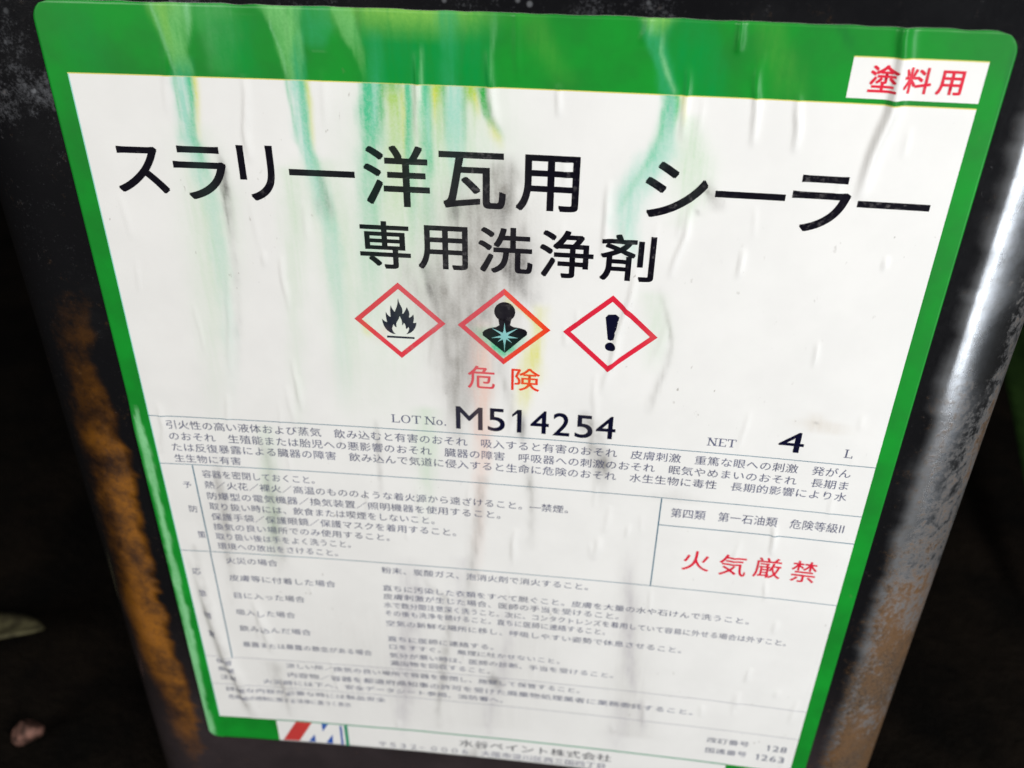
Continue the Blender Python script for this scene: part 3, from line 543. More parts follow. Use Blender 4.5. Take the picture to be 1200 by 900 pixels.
rng_w = random.Random(11)
for _ in range(85):                                          # small creases all over the sheet
    cxr, cyr = rng_w.uniform(2, 148), rng_w.uniform(-9, 165)
    ln, sl = rng_w.uniform(3, 12), rng_w.uniform(-0.16, 0.10)
    WRINKLES.append(([(cxr - sl * ln / 2, cyr - ln / 2), (cxr + sl * ln / 2, cyr + ln / 2)], rng_w.uniform(0.45, 0.8), rng_w.uniform(0.06, 0.16)))


def wrinkle(x, y):
    h = np.zeros_like(x)
    for path, hw, amp in WRINKLES:
        px = np.array([p[0] for p in path]); py = np.array([p[1] for p in path])
        o = np.argsort(py); px, py = px[o], py[o]
        xc = np.interp(y, py, px) + (vnoise(y * 0.25 + px[0], np.zeros_like(y) + 3.3, 2) - 0.5) * 0.5
        t = np.clip((y - py[0]) / (py[-1] - py[0]), 0, 1)
        taper = np.sin(np.pi * t) ** 0.7
        if py[0] < -8:                                   # a fold that starts at the sheet's top edge
            taper = np.where(y < (py[0] + py[-1]) / 2, np.maximum(taper, 0.8 * (t < 0.5)), taper)
        d = x - xc
        w = np.where(d < 0, hw * 0.58, hw * 1.0)
        h += 1.5 * amp * taper * np.exp(-(d / w) ** 2)
    return h


def ripple(x, y):
    return 0.10 * (vnoise(x * 0.13, y * 0.03 + 5, 1) - 0.5) + 0.014 * (vnoise(x * 0.5, y * 0.05, 3) - 0.5)


def sheet_z(x, y):
    return dish(x) - 0.22 - wrinkle(x, y) - ripple(x, y)


def paint(x, y, runs):
    """runs, dirt and painted glint laid over each other -> rgb, alpha"""
    rgb = np.zeros((len(x), 3)); rgb[:] = 0.8
    alpha = np.zeros(len(x))
    for i, (key, nodes, power) in enumerate(runs):
        ys = np.array([n[1] for n in nodes]); o = np.argsort(ys)
        ys = ys[o]; xs = np.array([n[0] for n in nodes])[o]; hs = np.array([n[2] for n in nodes])[o]; al = np.array([n[3] for n in nodes])[o]
        sel = np.where((y > ys[0] - 1.5) & (y < ys[-1] + 1.5))[0]
        if not len(sel):
            continue
        sx, sy = x[sel], y[sel]
        xc = np.interp(sy, ys, xs); hw = np.interp(sy, ys, hs); a = np.interp(sy, ys, al)
        fade = np.clip(1 - np.maximum(ys[0] - sy, sy - ys[-1]) / 1.5, 0, 1)
        wv = (vnoise(sx * 0.5 + i * 3.1, sy * 0.22 + i, i % 8) - 0.5) * np.minimum(hw, 1.6) * 0.7
        wv += (vnoise(sx * 1.6 + i * 1.7, sy * 0.6, (i + 3) % 8) - 0.5) * np.minimum(hw, 1.0) * 0.5
        d = np.abs(sx - xc + wv) / hw
        p = np.exp(-d ** power)
        grain = 0.62 + 0.55 * vnoise(sx * 2.2 + i, sy * 0.16, (i + 1) % 8) + 0.22 * (vnoise(sx * 2.6, sy * 2.2 + i, (i + 5) % 8) - 0.5)
        if key in ('K', 'KG', 'LG'):
            grain *= 0.55 + 0.9 * vnoise(sx * 0.9 + i, sy * 0.45, (i + 2) % 8)
        f = np.clip(a * fade * p * grain, 0, 1)
        c = np.array(RGB[key])
        na = f + alpha[sel] * (1 - f)
        w = np.where(na > 1e-6, f / np.maximum(na, 1e-6), 0)[:, None]
        rgb[sel] = rgb[sel] * (1 - w) + c * w
        alpha[sel] = na
    return rgb, alpha


def add_attr(me, name, rgb, alpha):
    at = me.attributes.new(name, 'FLOAT_COLOR', 'POINT')
    at.data.foreach_set('color', np.concatenate([rgb, alpha[:, None]], 1).astype(np.float32).ravel())


def add_float(me, name, v):
    at = me.attributes.new(name, 'FLOAT', 'POINT')
    at.data.foreach_set('value', v.astype(np.float32))


# ---------------------------------------------------------------- setting
gs = 60.0
rows = []
N = 90
gv, gf = [], []
lin_ax = np.sign(np.linspace(-1, 1, N)) * (np.abs(np.linspace(-1, 1, N)) ** 4) * gs
for j in range(N):
    for i in range(N):
        X, Y = float(lin_ax[i]), float(lin_ax[j])
        r = math.hypot(X, Y)
        z = -0.003 + 0.0045 * (float(vnoise(np.array([X * 22 + 40]), np.array([Y * 22 + 40]), 4)[0]) - 0.5) * min(1, r / 0.16)
        gv.append((X, Y, z if r < 5 else -0.003))
for j in range(N - 1):
    for i in range(N - 1):
        a = j * N + i
        gf.append((a, a + 1, a + N + 1, a + N))
ground = link('ground', mesh_from('ground', gv, gf), soil_material())
tag(ground, kind='structure')

# ---------------------------------------------------------------- the can
can = bpy.data.objects.new('paint_can', None)
COL.objects.link(can)
tag(can, 'black square tin can with rusty edges and a stained green bordered label', 'can')

XL, XR, RAD, Z0, DEPTH = -10.0, 157.0, 18.0, -0.45, 125.0
TOP, BOT = -58.0, 229.5


def can_profile():
    p = []                                                   # (x, z, front weight)
    for x in np.linspace(XL, XR, 84):
        p.append((float(x), float(dish(x)) if XL <= x <= XR else Z0, 1.0))
    zc = Z0 + RAD
    for k in range(1, 28):
        a = math.radians(90 * k / 27)
        p.append((XR + RAD * math.sin(a), zc - RAD * math.cos(a), 0))
    zb = DEPTH - RAD
    for z in np.linspace(zc, zb, 20)[1:]:
        p.append((XR + RAD, float(z), 0))
    for k in range(1, 13):
        a = math.radians(90 * k / 12)
        p.append((XR + RAD * math.cos(a), zb + RAD * math.sin(a), 0))
    for x in np.linspace(XR, XL, 20)[1:]:
        p.append((float(x), DEPTH, 0))
    for k in range(1, 13):
        a = math.radians(90 * k / 12)
        p.append((XL - RAD * math.sin(a), zb + RAD * math.cos(a), 0))
    for z in np.linspace(zb, zc, 20)[1:]:
        p.append((XL - RAD, float(z), 0))
    for k in range(1, 27):
        a = math.radians(90 * k / 27)
        p.append((XL - RAD * math.cos(a), zc - RAD * math.sin(a), 0))
    return p


prof = can_profile()
ys = np.linspace(TOP, BOT, 180)
verts, faces, LX, LY, LZ = [], [], [], [], []
n = len(prof)
flat_at = float(dish(XL))
for y in ys:
    blend = float(sstep(TOP + 4, TOP + 30, y) * (1 - sstep(BOT - 34, BOT - 4, y)))
    for (x, z, f) in prof:
        zz = flat_at + (z - flat_at) * blend if f else z
        if f:
            zz -= 0.22 * float(vnoise(np.array([x * 0.035]), np.array([y * 0.03 + 9]), 6)[0] - 0.5) * (0 if -6 < x < 156 and -14 < y < 178 else 1)
        verts.append(W3(x, y, zz)); LX.append(x); LY.append(y); LZ.append(zz)
for j in range(len(ys) - 1):
    for i in range(n):
        a, b = j * n + i, j * n + (i + 1) % n
        faces.append((a, a + n, b + n, b))
faces.append(tuple(range(n)))                                # top panel, inside the rim
faces.append(tuple(reversed(range((len(ys) - 1) * n, len(ys) * n))))
me = mesh_from('can_body', verts, faces)
LX, LY, LZ = map(np.array, (LX, LY, LZ))
frontish = LZ < 40
rag = 3.0 * (vnoise(LY * 0.16, LX * 0, 1) - 0.5) + 1.6 * (vnoise(LY * 0.6, LX * 0, 2) - 0.5)
rust = sstep(12, 110, LY) * (1 - 0.75 * sstep(135, 205, LY)) * sstep(-27.5, -8.0, LX) * (1 - sstep(-9.0, -5.2, LX + rag))
rust = rust * frontish * (LX < 40)
wear = (0.6 * sstep(38, 72, LY) + 0.55 * sstep(75, 125, LY)) * sstep(153.5, 162, LX) * frontish * (0.85 + 0.2 * sstep(110, 180, LY))
wear = np.maximum(wear, 0.70 * sstep(164, 171, LX) * sstep(10, 60, LY) * frontish)
dust = np.clip((1 - sstep(-12, 30, LY)) * (1 - sstep(6, 60, LX)) + 0.15 * (1 - sstep(20, 60, LY)) * (LX < 0) + 0.45 * (LY < -11) * (LX < 115), 0, 1)
dust = np.maximum(dust, 0.35 * sstep(163, 170, LX) * frontish * sstep(10, 50, LY))
ground_sheen = sstep(120, 185, LY) * frontish * (1 - 0.5 * (LX > 157))  # reflection of lit ground, painted into the lower front's colour
add_float(me, 'rust', rust); add_float(me, 'wear', wear); add_float(me, 'dust', dust); add_float(me, 'ground_sheen', ground_sheen)
add_float(me, 'bare', sstep(155.0, 163.5, LX + 1.0 * (vnoise(LY * 0.12, LX * 0, 3) - 0.5) + 1.2 * (vnoise(LY * 0.5, LX * 0, 4) - 0.5)) * frontish)
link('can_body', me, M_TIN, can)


def rim(name, yc, half):
    v, f = [], []
    m = 10
    for (x, z, fr) in prof:
        zz = flat_at if fr else z
        cx, cz = min(max(x, XL), XR), min(max(zz, Z0 + RAD), DEPTH - RAD)
        dx, dz = x - cx, zz - cz
        L = math.hypot(dx, dz) or 1
        if fr:
            dx, dz, L = 0.0, -1.0, 1.0
        for k in range(m):
            a = 2 * math.pi * k / m
            o = 0.6 + 1.5 * math.cos(a)
            v.append(W3(x + dx / L * o, yc + half * math.sin(a), zz + dz / L * o))
    for i in range(n):
        for k in range(m):
            a, b = i * m + k, ((i + 1) % n) * m + k
            a2, b2 = i * m + (k + 1) % m, ((i + 1) % n) * m + (k + 1) % m
            f.append((a, b, b2, a2))
    return link(name, mesh_from(name, v, f), M_TIN, can)


rim('bottom_rim', BOT - 2.0, 2.4)

# ---------------------------------------------------------------- the label
X0, X1, Y0, Y1, RC = -3.6, 153.5, -11.6, 175.5, 3.4
BX0, BX1, BY0, BY1 = 129.9, 150.0, -7.15, -0.75
cols = sorted(set(np.round(np.concatenate([np.arange(X0, X1 + .01, 0.4), [0, 0.22, 15.4, BX0, BX1, 134.1, X1]]), 3)))
rws = sorted(set(np.round(np.concatenate([np.arange(Y0, Y1 + .01, 0.6), [0, 0.2, BY0, BY0 + .2, BY1, 166.9, Y1]]), 3)))
cols = [c for i, c in enumerate(cols) if i == 0 or c - cols[i - 1] > 0.04]
rws = [c for i, c in enumerate(rws) if i == 0 or c - rws[i - 1] > 0.04]
cx = np.array(cols); ry = np.array(rws)
GX, GY = np.meshgrid(cx, ry)
FX = GX.copy()
for j, y in enumerate(ry):                                   # rounded corners: pull the rows in
    dd = min(y - Y0, Y1 - y)
    if dd < RC:
        ins = RC - math.sqrt(max(RC * RC - (RC - dd) ** 2, 0))
        l = cx < X0 + RC; r = cx > X1 - RC
        FX[j, l] = X0 + ins + (cx[l] - X0) * (RC - ins) / RC
        FX[j, r] = X1 - ins - (X1 - cx[r]) * (RC - ins) / RC
fx, fy = FX.ravel(), GY.ravel()
# trimmed a little unevenly along the top
fy_top = fy + np.where(fy < Y0 + 0.5, (vnoise(fx * 0.35, fx * 0 + 2, 5) - 0.5) * 0.22, 0)
fz = sheet_z(fx, fy)
curl = sstep(66, 74, fy) * np.clip((0.6 - fx) / 4.2, 0, 1) ** 1.5 * 0.55      # the left edge lifts
fz = fz - curl
V = [W3(a, b, c) for a, b, c in zip(fx, fy_top, fz)]
nc, nr = len(cx), len(ry)
F, MI = [], []
for j in range(nr - 1):
    yc = (ry[j] + ry[j + 1]) / 2
    for i in range(nc - 1):
        xc = (cx[i] + cx[i + 1]) / 2
        a = j * nc + i
        F.append((a, a + nc, a + nc + 1, a + 1))
        if yc < 0 or xc < 0 or xc > 150:
            m = 1
            if BX0 < xc < BX1 and BY0 < yc < BY1:
                m = 2 if yc < BY0 + .2 else 0
        elif yc > 166.9 and (xc < 15.4 or xc > 134.1):
            m = 1
        elif yc < 0.2:
            m = 2
        elif xc < 0.22:
            m = 3
        else:
            m = 0
        MI.append(m)
# the cut edge of the paper
ring = [i for i in range(nc)] + [j * nc + nc - 1 for j in range(1, nr)] + [(nr - 1) * nc + i for i in range(nc - 2, -1, -1)] + [j * nc for j in range(nr - 2, 0, -1)]
base = len(V)
for k in ring:
    p = Vector(V[k]); V.append((p.x, p.y + S * 0.30, p.z))
for q in range(len(ring)):
    r2 = (q + 1) % len(ring)
    F.append((ring[q], ring[r2], base + r2, base + q)); MI.append(4)
me = bpy.data.meshes.new('label')
me.from_pydata(V, [], F)
me.materials.clear()
ex = np.concatenate([fx, fx[ring]]); ey = np.concatenate([fy, fy[ring]])
rgb, al = paint(ex, ey, STAINS)
add_attr(me, 'stain', rgb, al)
rgb, al = paint(ex, ey, BAND_STAINS_GLINT)
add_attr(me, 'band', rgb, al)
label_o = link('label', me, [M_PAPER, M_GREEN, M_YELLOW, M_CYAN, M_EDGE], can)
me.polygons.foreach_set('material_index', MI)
me.polygons.foreach_set('use_smooth', [m != 4 for m in MI])
me.update()

# ---------------------------------------------------------------- print on the label
font = bpy.data.curves.new('glyph_source', 'FONT')
fobj = bpy.data.objects.new('glyph_source', font)
COL.objects.link(fobj)
GLYPHS = {}


def glyph(ch, offset=0.0, res=4):
    key = (ch, offset, res)
    if key not in GLYPHS:
        font.body = ch; font.offset = offset; font.resolution_u = res
        bpy.context.view_layer.update()
        m = fobj.to_mesh()
        v = np.array([x.co[:2] for x in m.vertices]).reshape(-1, 2)
        f = [tuple(p.vertices) for p in m.polygons]
        fobj.to_mesh_clear()
        GLYPHS[key] = (v, f)
    return GLYPHS[key]


GRID_W = wrinkle(GX.ravel(), GY.ravel()).reshape(GX.shape)


class Print:
    """flat shapes in label units, cut where the sheet is creased and laid on it"""
    def __init__(self, lift=0.045):
        self.v, self.f, self.m, self.lift, self.h = [], [], [], lift, []

    def poly(self, pts, mi=0):
        b = len(self.v); self.v += [tuple(p) for p in pts]; self.h += [0.0] * len(pts); self.f.append(tuple(range(b, b + len(pts)))); self.m.append(mi)

    def rect(self, x0, y0, x1, y1, mi=0):
        self.poly([(x0, y0), (x0, y1), (x1, y1), (x1, y0)], mi)

    def add(self, v, f, mi=0, h=0.0):
        b = len(self.v); self.v += [tuple(p) for p in v]; self.h += [h] * len(v)
        self.f += [tuple(b + i for i in q) for q in f]; self.m += [mi] * len(f)

    def fit(self, ch, x0, y0, x1, y1, bold=0.0, res=6, mi=0):
        """one glyph in a box; bold (u) thickens it by laying four shifted pulls of ink over each other"""
        if ch == '1':
            st = (x1 - x0) * 0.48
            self.rect(x1 - st, y0, x1, y1, mi)
            self.poly([(x1 - st, y0 + 0.02), (x0, y0 + (y1 - y0) * 0.20), (x0, y0 + (y1 - y0) * 0.30), (x1 - st, y0 + (y1 - y0) * 0.17)], mi)
            return
        v, f = glyph(ch, 0.0, res)
        lo, hi = v.min(0), v.max(0)
        t = (v - lo) / (hi - lo)
        b = bold
        for k, (dx, dy) in enumerate(((-b, -b), (b, -b), (b, b), (-b, b)) if b else ((0, 0),)):
            self.add(np.stack([x0 + b + dx + t[:, 0] * (x1 - x0 - 2 * b), y1 - b + dy - t[:, 1] * (y1 - y0 - 2 * b)], 1), f, mi, 0.006 * k)

    def line(self, text, x0, x1, y0, y1, offset=0.0, res=2, fade=1.0):
        """a line of full-width characters filling x0..x1 in the band y0..y1"""
        pitch = (x1 - x0) / len(text)
        h = (y1 - y0) / 0.92
        for i, ch in enumerate(text):
            if ch in ' \u3000':
                continue
            v, f = glyph(ch, offset, res)
            if not len(f):
                continue
            wide = v[:, 0].max() if ord(ch) < 256 else 1.0
            ox = (1 - wide) / 2 if ord(ch) < 256 else 0.0
            x = x0 + pitch * i + (v[:, 0] + ox) * pitch * 0.985
            y = (y0 + y1) / 2 - (v[:, 1] - 0.35) * h
            self.add(np.stack([x, y], 1), f)

    def build(self, name, mats, attr=True, slice_all=False, parent=None):
        bm = bmesh.new()
        bv = [bm.verts.new((x, y, h)) for (x, y), h in zip(self.v, self.h)]
        for f, mi in zip(self.f, self.m):
            try:
                q = bm.faces.new([bv[i] for i in f]); q.material_index = mi
            except ValueError:
                pass
        bm.normal_update()
        bmesh.ops.triangulate(bm, faces=bm.faces[:])
        xs = [v[0] for v in self.v]; yy = [v[1] for v in self.v]
        lo, hi, ylo, yhi = min(xs), max(xs), min(yy), max(yy)
        jm = (ry >= ylo - 1) & (ry <= yhi + 1)
        act = np.abs(GRID_W[jm]).max(0) > 0.012
        acty = np.abs(GRID_W).max(1) > 0.012
        for i, c in enumerate(cx):
            if lo < c < hi and (act[i] or (slice_all and i % 2 == 0)):
                bmesh.ops.bisect_plane(bm, geom=bm.verts[:] + bm.edges[:] + bm.faces[:], plane_co=(c, 0, 0), plane_no=(1, 0, 0), dist=1e-5)
        if yhi - ylo > 3:
            for yv in np.arange(ylo + 1.2, yhi, 1.2):
                bmesh.ops.bisect_plane(bm, geom=bm.verts[:] + bm.edges[:] + bm.faces[:], plane_co=(0, yv, 0), plane_no=(0, 1, 0), dist=1e-5)
        P = np.array([v.co[:2] for v in bm.verts])
        z = sheet_z(P[:, 0], P[:, 1]) - self.lift - np.array([v.co.z for v in bm.verts])
        for v, zz in zip(bm.verts, z):
            v.co = W3(v.co.x, v.co.y, float(zz))
        bm.normal_update()
        fl = [f for f in bm.faces if f.normal.y > 0]
        if fl:
            bmesh.ops.reverse_faces(bm, faces=fl)
        me = bpy.data.meshes.new(name)
        bm.to_mesh(me); bm.free()
        for p in me.polygons:
            p.use_smooth = True
        rgb, al = paint(P[:, 0], P[:, 1], STAINS)
        add_attr(me, 'stain', rgb, al)
        return link(name, me, mats, parent or label_o)


def glyph_run(name, data, mat, offset, res=8, mi=None, mats=None):
    p = Print()
    for k, (ch, a, b, c, d) in enumerate(data):
        if ch == 'ー':
            t = 0.62 * 1.0
            ym = (b + d) / 2
            p.poly([(a, ym - 0.58), (a, ym + 0.58), (c, ym + 0.58), (c, ym - 0.58)])
        else:
            p.fit(ch, a, b, c, d, offset, res, 0 if mi is None else mi[k])
    return p.build(name, mats or [mat], slice_all=True)


glyph_run('title_lettering', TITLE, M_BLACK, 0.13)
glyph_run('subtitle_lettering', SUB, M_BLACK, 0.12)
glyph_run('corner_lettering', PAINT, M_RED, 0.07)
glyph_run('danger_lettering', DANGER, M_RED, 0.035, mi=[0, 1], mats=[M_RED, M_ORANGE])
glyph_run('fire_warning_lettering', FIRE, M_RED, 0.03)
glyph_run('lot_number', LOT, M_NAVY, 0.045)
glyph_run('volume_number', [('4', 130.65, 63.6, 135.5, 68.4)], M_NAVY, 0.04)


def serif(p, ch, x, y, w, h):
    """light roman capitals for the small headings: y is the base line"""
    t, s, k = 0.30, 0.14, 0.16
    top = y - h
    def stem(cx_, wd=t):
        p.rect(cx_ - wd / 2, top, cx_ + wd / 2, y)
        p.rect(cx_ - 0.38, top - 0.002, cx_ + 0.38, top + s); p.rect(cx_ - 0.38, y - s, cx_ + 0.38, y + 0.002)
    def ring(cx_, cy_, rx, ry_, tx):
        m = 20
        for q in range(m):
            a, b = 2 * math.pi * q / m, 2 * math.pi * (q + 1) / m
            p.poly([(cx_ + rx * math.cos(a), cy_ + ry_ * math.sin(a)), (cx_ + rx * math.cos(b), cy_ + ry_ * math.sin(b)),
                    (cx_ + (rx - tx) * math.cos(b), cy_ + (ry_ - s) * math.sin(b)), (cx_ + (rx - tx) * math.cos(a), cy_ + (ry_ - s) * math.sin(a))])
    if ch == 'L':
        stem(x + 0.4); p.rect(x + 0.4, y - s - 0.01, x + w, y + 0.004); p.rect(x + w - s, y - 0.55, x + w, y)
    elif ch == 'O':
        ring(x + w / 2, y - h / 2, w / 2, h / 2 + 0.04, 0.3)
    elif ch == 'o':
        ring(x + w / 2, y - h * 0.33, w / 2, h * 0.34, 0.26)
    elif ch == 'T':
        stem(x + w / 2); p.rect(x, top - 0.004, x + w, top + s + 0.01); p.rect(x, top, x + s, top + 0.5); p.rect(x + w - s, top, x + w, top + 0.5)
    elif ch == 'N':
        stem(x + 0.25, k); stem(x + w - 0.25, k)
        p.poly([(x, top), (x + 0.4, top), (x + w - 0.12, y), (x + w - 0.45, y)])
    elif ch == 'E':
        stem(x + 0.4); p.rect(x + 0.4, top - 0.004, x + w, top + s + 0.01); p.rect(x + 0.4, y - s - 0.01, x + w, y + 0.004)
        p.rect(x + 0.4, y - h / 2 - s / 2, x + w - 0.5, y - h / 2 + s / 2)
        p.rect(x + w - s, top, x + w, top + 0.5); p.rect(x + w - s, y - 0.5, x + w, y)
    elif ch == '.':
        p.rect(x, y - 0.3, x + 0.3, y)


for name, run, base_y, tall in (
        ('lot_heading', (('L', 52.2, 1.75), ('O', 54.25, 1.95), ('T', 56.5, 1.9), ('N', 59.3, 2.0), ('o', 61.6, 1.3), ('.', 63.3, 0.3)), 68.55, 1.95),
        ('net_heading', (('N', 116.9, 1.8), ('E', 118.95, 1.6), ('T', 120.8, 1.7)), 68.5, 1.9),
        ('litre_letter', (('L', 143.5, 1.6),), 68.5, 2.0)):
    p = Print()
    for ch, x, w in run:
        serif(p, ch, x, base_y, w, tall)
    p.build(name, [M_SMALL])

# ruled lines
p = Print(0.03)
T2 = 0.16
for y in (70.25, 82.8, 108.0):
    p.rect(0, y - T2 / 2, 150, y + T2 / 2)
for y in (143.55, 153.9):
    p.rect(0, y - 0.05, 150, y + 0.05, 2)
p.rect(7.1, 83.0, 7.36, 107.8); p.rect(7.0, 108.2, 7.24, 143.4)
p.rect(109.15, 82.95, 109.4, 107.9); p.rect(109.45, 90.05, 150, 90.25)
p.rect(15.4, 166.75, 134.1, 167.15, 1); p.rect(33.75, 167.2, 34.65, 175.5, 1)
p.build('ruled_lines', [M_RULE, M_TEAL, M_SMALL])


# hazard diamonds
def diamond(cx_, cy_, mats_mi):
    p = Print()
    rx, ry_, tx, ty = 8.95, 8.2, 1.45, 1.33
    o = [(cx_ - rx, cy_), (cx_, cy_ - ry_), (cx_ + rx, cy_), (cx_, cy_ + ry_)]
    i_ = [(cx_ - rx + tx, cy_), (cx_, cy_ - ry_ + ty), (cx_ + rx - tx, cy_), (cx_, cy_ + ry_ - ty)]
    for k in range(4):
        q = (k + 1) % 4
        p.poly([o[k], o[q], i_[q], i_[k]], mats_mi[k])
    return p


p = diamond(55.15, 44.8, (0, 0, 0, 0))
p.poly(FLAME, 1); p.poly(BAR, 1)
o = p.build('flame_diamond', [M_RED, M_NAVY], slice_all=True)
p = diamond(75.4, 44.85, (0, 2, 2, 0))
p.poly(BUST, 1)
hc, hr = (75.52, 41.5), 2.0
p.poly([(hc[0] + hr * math.cos(a), hc[1] + hr * 1.02 * math.sin(a)) for a in np.linspace(0, 2 * math.pi, 33)[:-1]], 1)
o = p.build('health_hazard_diamond', [M_RED, M_BLACK, M_ORANGE], slice_all=True)
p2 = Print(0.09); p2.poly(STAR); p2.build('burst_mark', [M_STAR], slice_all=True)
p = diamond(95.7, 44.85, (0, 0, 0, 0))
p.poly(EXC, 1)
p.poly([(95.87 + 0.98 * math.cos(a), 47.5 + 0.92 * math.sin(a)) for a in np.linspace(0, 2 * math.pi, 25)[:-1]], 1)
p.build('exclamation_diamond', [M_RED, M_NAVY], slice_all=True)

# small print
TH = 0.0


def lines(name, rows_, offset=TH, mat=None):
    p = Print()
    for (text, x0, x1, y0, y1) in rows_:
        p.line(text, x0, x1, y0, y1, offset)
    return p.build(name, [mat or M_SMALL])


lines('hazard_text', [
    ('引火性の高い液体および蒸気　飲み込むと有害のおそれ　吸入すると有害のおそれ　皮膚刺激　重篤な眼への刺激　発がん', 3.3, 145.9, 71.3, 73.5),
    ('のおそれ　生殖能または胎児への悪影響のおそれ　臓器の障害　呼吸器への刺激のおそれ　眠気やめまいのおそれ　長期ま', 3.3, 146.2, 74.3, 76.5),
    ('たは反復暴露による臓器の障害　飲み込んで気道に侵入すると生命に危険のおそれ　水生生物に毒性　長期的影響により水', 3.4, 146.2, 77.2, 79.4),
    ('生生物に有害', 3.5, 18.5, 80.2, 82.3)])
lines('precaution_text', [
    ('予', 4.1, 6.2, 87.6, 89.4), ('防', 4.2, 6.4, 94.4, 96.4), ('策', 5.0, 7.0, 101.9, 104.1),
    ('容器を密閉しておくこと。', 9.0, 35.6, 84.2, 86.3),
    ('熱／火花／裸火／高温のもののような着火源から遠ざけること。―禁煙。', 9.0, 91.4, 87.2, 89.3),
    ('防爆型の電気機器／換気装置／照明機器を使用すること。', 9.0, 76.8, 90.3, 92.4),
    ('取り扱い時には、飲食または喫煙をしないこと。', 9.1, 62.0, 93.3, 95.4),
    ('保護手袋／保護眼鏡／保護マスクを着用すること。', 9.1, 66.8, 96.3, 98.4),
    ('換気の良い場所でのみ使用すること。', 9.1, 51.6, 99.3, 101.3),
    ('取り扱い後は手をよく洗うこと。', 9.2, 42.2, 102.2, 104.2),
    ('環境への放出をさけること。', 9.2, 39.0, 105.1, 107.1)])
lines('first_aid_text', [
    ('応', 1.8, 4.0, 113.2, 115.3), ('急', 2.2, 4.4, 120.0, 122.1), ('措', 2.2, 4.4, 127.4, 129.5), ('置', 2.2, 4.4, 134.1, 136.3),
    ('火災の場合', 10.4, 22.9, 109.5, 111.5), ('皮膚等に付着した場合', 10.4, 36.2, 115.0, 117.0), ('目に入った場合', 10.4, 28.2, 120.7, 122.7),
    ('吸入した場合', 10.4, 25.2, 126.3, 128.3), ('飲み込んだ場合', 10.4, 28.6, 131.9, 133.9), ('暴露または暴露の懸念がある場合', 10.4, 43.4, 137.6, 139.5),
    ('粉末、炭酸ガス、泡消火剤で消火すること。', 47.4, 97.0, 109.3, 111.3),
    ('直ちに汚染した衣類をすべて脱ぐこと。皮膚を大量の水や石けんで洗うこと。', 47.3, 133.9, 115.0, 116.9),
    ('皮膚刺激が生じた場合、医師の手当を受けること。', 47.3, 104.6, 117.7, 119.6),
    ('水で数分間注意深く洗うこと。次に、コンタクトレンズを着用していて容易に外せる場合は外すこと。', 47.3, 142.8, 120.5, 122.4),
    ('その後も洗浄を続けること。直ちに医師に連絡すること。', 47.3, 101.6, 123.2, 125.1),
    ('空気の新鮮な場所に移し、呼吸しやすい姿勢で休息させること。', 47.4, 120.0, 126.6, 128.5),
    ('直ちに医師に連絡する。', 47.5, 75.4, 132.0, 133.8), ('口をすすぐ。　無理に吐かせないこと。', 47.6, 91.6, 134.8, 136.5),
    ('気分が悪い時は、医師の診断、手当を受けること。', 47.6, 104.8, 137.8, 139.6), ('漏出物を回収すること。', 47.7, 74.5, 140.6, 142.4)])
lines('storage_text', [
    ('保管', 2.5, 7.0, 144.3, 146.0), ('廃棄', 2.6, 7.2, 147.3, 149.0), ('注意', 2.7, 7.4, 150.4, 152.1),
    ('涼しい所／換気の良い場所で容器を密閉し、施錠して保管すること。', 20.6, 97.0, 144.5, 146.3),
    ('内容物／容器を都道府県知事の許可を受けた廃棄物処理業者に業務委託すること。', 20.5, 125.4, 147.9, 149.8),
    ('火災時には下へ、安全データシート参照、消防署へ。', 13.8, 78.0, 151.0, 152.8),
    ('詳細な内容が必要な時には製品安全', 3.4, 45.8, 154.9, 156.6), ('危険物の規制に関する法律に基づく表示', 3.7, 36.5, 158.0, 159.7),
    ('改訂番号', 128.1, 138.8, 157.2, 159.2), ('国連番号', 128.1, 138.8, 161.2, 163.2)])
p = Print()
for (ch, x0, x1, y0, y1) in (('1', 143.0, 143.7, 157.4, 159.5), ('2', 144.5, 146.0, 157.4, 159.5), ('8', 146.4, 147.9, 157.4, 159.5),
                             ('1', 140.9, 141.6, 161.3, 163.5), ('2', 142.3, 143.9, 161.3, 163.5), ('6', 144.4, 145.9, 161.3, 163.5), ('3', 146.4, 147.9, 161.3, 163.5)):
    p.fit(ch, x0, y0, x1, y1, 0.0, 3)
p.build('revision_numbers', [M_SMALL])
lines('class_text', [('第四類　第一石油類　危険等級Ⅱ', 111.5, 148.6, 85.3, 87.8)])
lines('maker_lettering', [('水谷ペイント株式会社', 64.6, 105.2, 168.8, 171.7)], 0.0, M_NAVY)
lines('maker_address', [('〒５３２−０００６　大阪市淀川区西三国四丁目', 42.5, 104.0, 172.6, 174.9)], TH)
p = Print()
p.poly(EMBLEM[0], 0)
for q in EMBLEM[1:]:
    p.poly(q, 1)
p.build('maker_emblem', [M_EMB_RED, M_EMB_BLUE])
bpy.data.objects.remove(fobj)


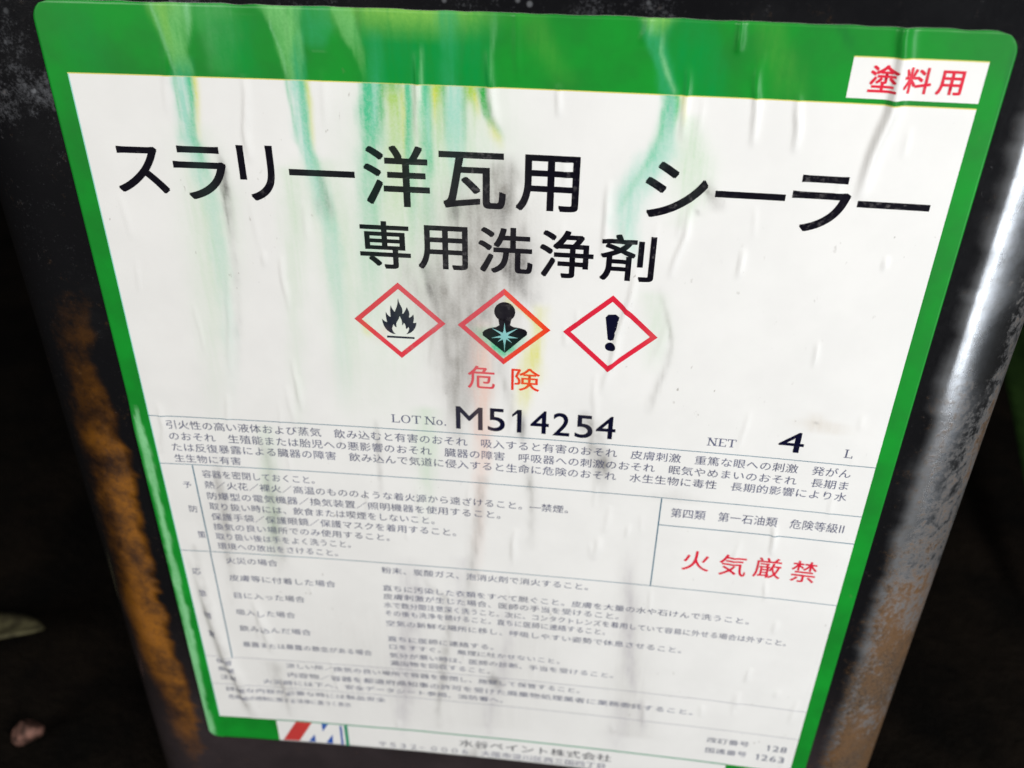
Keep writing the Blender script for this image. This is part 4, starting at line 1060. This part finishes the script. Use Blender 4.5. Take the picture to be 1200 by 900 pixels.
# ---------------------------------------------------------------- what lies around the can
def pebble(name, pos, size, mat, seed, label, cat):
    bm = bmesh.new()
    bmesh.ops.create_icosphere(bm, subdivisions=4, radius=1)
    rng = random.Random(seed)
    dirs = [Vector((rng.uniform(-1, 1), rng.uniform(-1, 1), rng.uniform(-1, 1))).normalized() for _ in range(9)]
    cut = [rng.uniform(0.55, 0.85) for _ in dirs]
    for v in bm.verts:
        for d, c in zip(dirs, cut):
            k = v.co.dot(d)
            if k > c:
                v.co -= d * (k - c) * 0.85
        v.co = Vector((v.co.x * size[0], v.co.y * size[1], v.co.z * size[2]))
    me = bpy.data.meshes.new(name); bm.to_mesh(me); bm.free()
    for pl in me.polygons:
        pl.use_smooth = True
    o = link(name, me, mat)
    o.location = pos
    o.rotation_euler = (0, 0, rng.uniform(0, 3))
    tag(o, label, cat)
    return o


x, y, z = W3(-89, 230, 30)
pebble('stone', (x, y, 0.003), (0.0044, 0.0040, 0.0040), plain('pink_stone', lin((58, 40, 34)), lin((140, 102, 90)), 400), 5,
       'small pale pinkish stone on the dark ground by the lower left of the can', 'stone')


def blade(name, path, width, mat, label, cat, thick=0.0007):
    """a leaf blade: spine of points with a folded, tapering cross-section"""
    v, f = [], []
    k = len(path)
    for i, pt in enumerate(path):
        pt = Vector(pt)
        d = (Vector(path[min(i + 1, k - 1)]) - Vector(path[max(i - 1, 0)])).normalized()
        side = d.cross(Vector((0, 0, 1))).normalized()
        upv = side.cross(d).normalized()
        t = i / (k - 1)
        w = width * (math.sin(math.pi * (0.06 + 0.93 * t)) ** 0.7)
        for s_, h_ in ((-1, 0.18), (-0.5, 0.05), (0, 0.0), (0.5, 0.05), (1, 0.18)):
            v.append(pt + side * w * s_ + upv * w * h_)
        for s_, h_ in ((1, 0.18), (0.5, 0.05), (0, 0.0), (-0.5, 0.05), (-1, 0.18)):
            v.append(pt + side * w * s_ + upv * (w * h_ - thick))
    for i in range(k - 1):
        for j in range(10):
            a, b = i * 10 + j, i * 10 + (j + 1) % 10
            f.append((a, b, b + 10, a + 10))
    f.append(tuple(range(10))); f.append(tuple(reversed(range((k - 1) * 10, k * 10))))
    o = link(name, mesh_from(name, [tuple(q) for q in v], f), mat)
    tag(o, label, cat)
    return o


pts = []
for i in range(25):
    t = i / 24
    a = Vector(W3(352, 230, 430)); b = Vector(W3(283, 230, 130))
    q = a.lerp(b, t)
    pts.append((q.x, q.y, 0.006 + 0.022 * math.sin(math.pi * t)))
blade('grass_blade', pts, 0.0085, plain('green_blade', (0.012, 0.032, 0.005), (0.02, 0.05, 0.008), 120, 0.6), 'long dim green leaf blade on the dark ground right of the can', 'leaf')
pts = []
for i in range(15):
    t = i / 14
    a = Vector(W3(-150, 230, 58)); b = Vector(W3(-103, 230, 67))
    q = a.lerp(b, t)
    pts.append((q.x, q.y + 0.004 * math.sin(3 * t), 0.004 + 0.006 * t))
blade('dry_leaf', pts, 0.0062, plain('dry_leaf', lin((52, 48, 33)), lin((94, 90, 64)), 150, 0.7), 'pale yellowish dry leaf at the left edge on the dark ground', 'leaf')
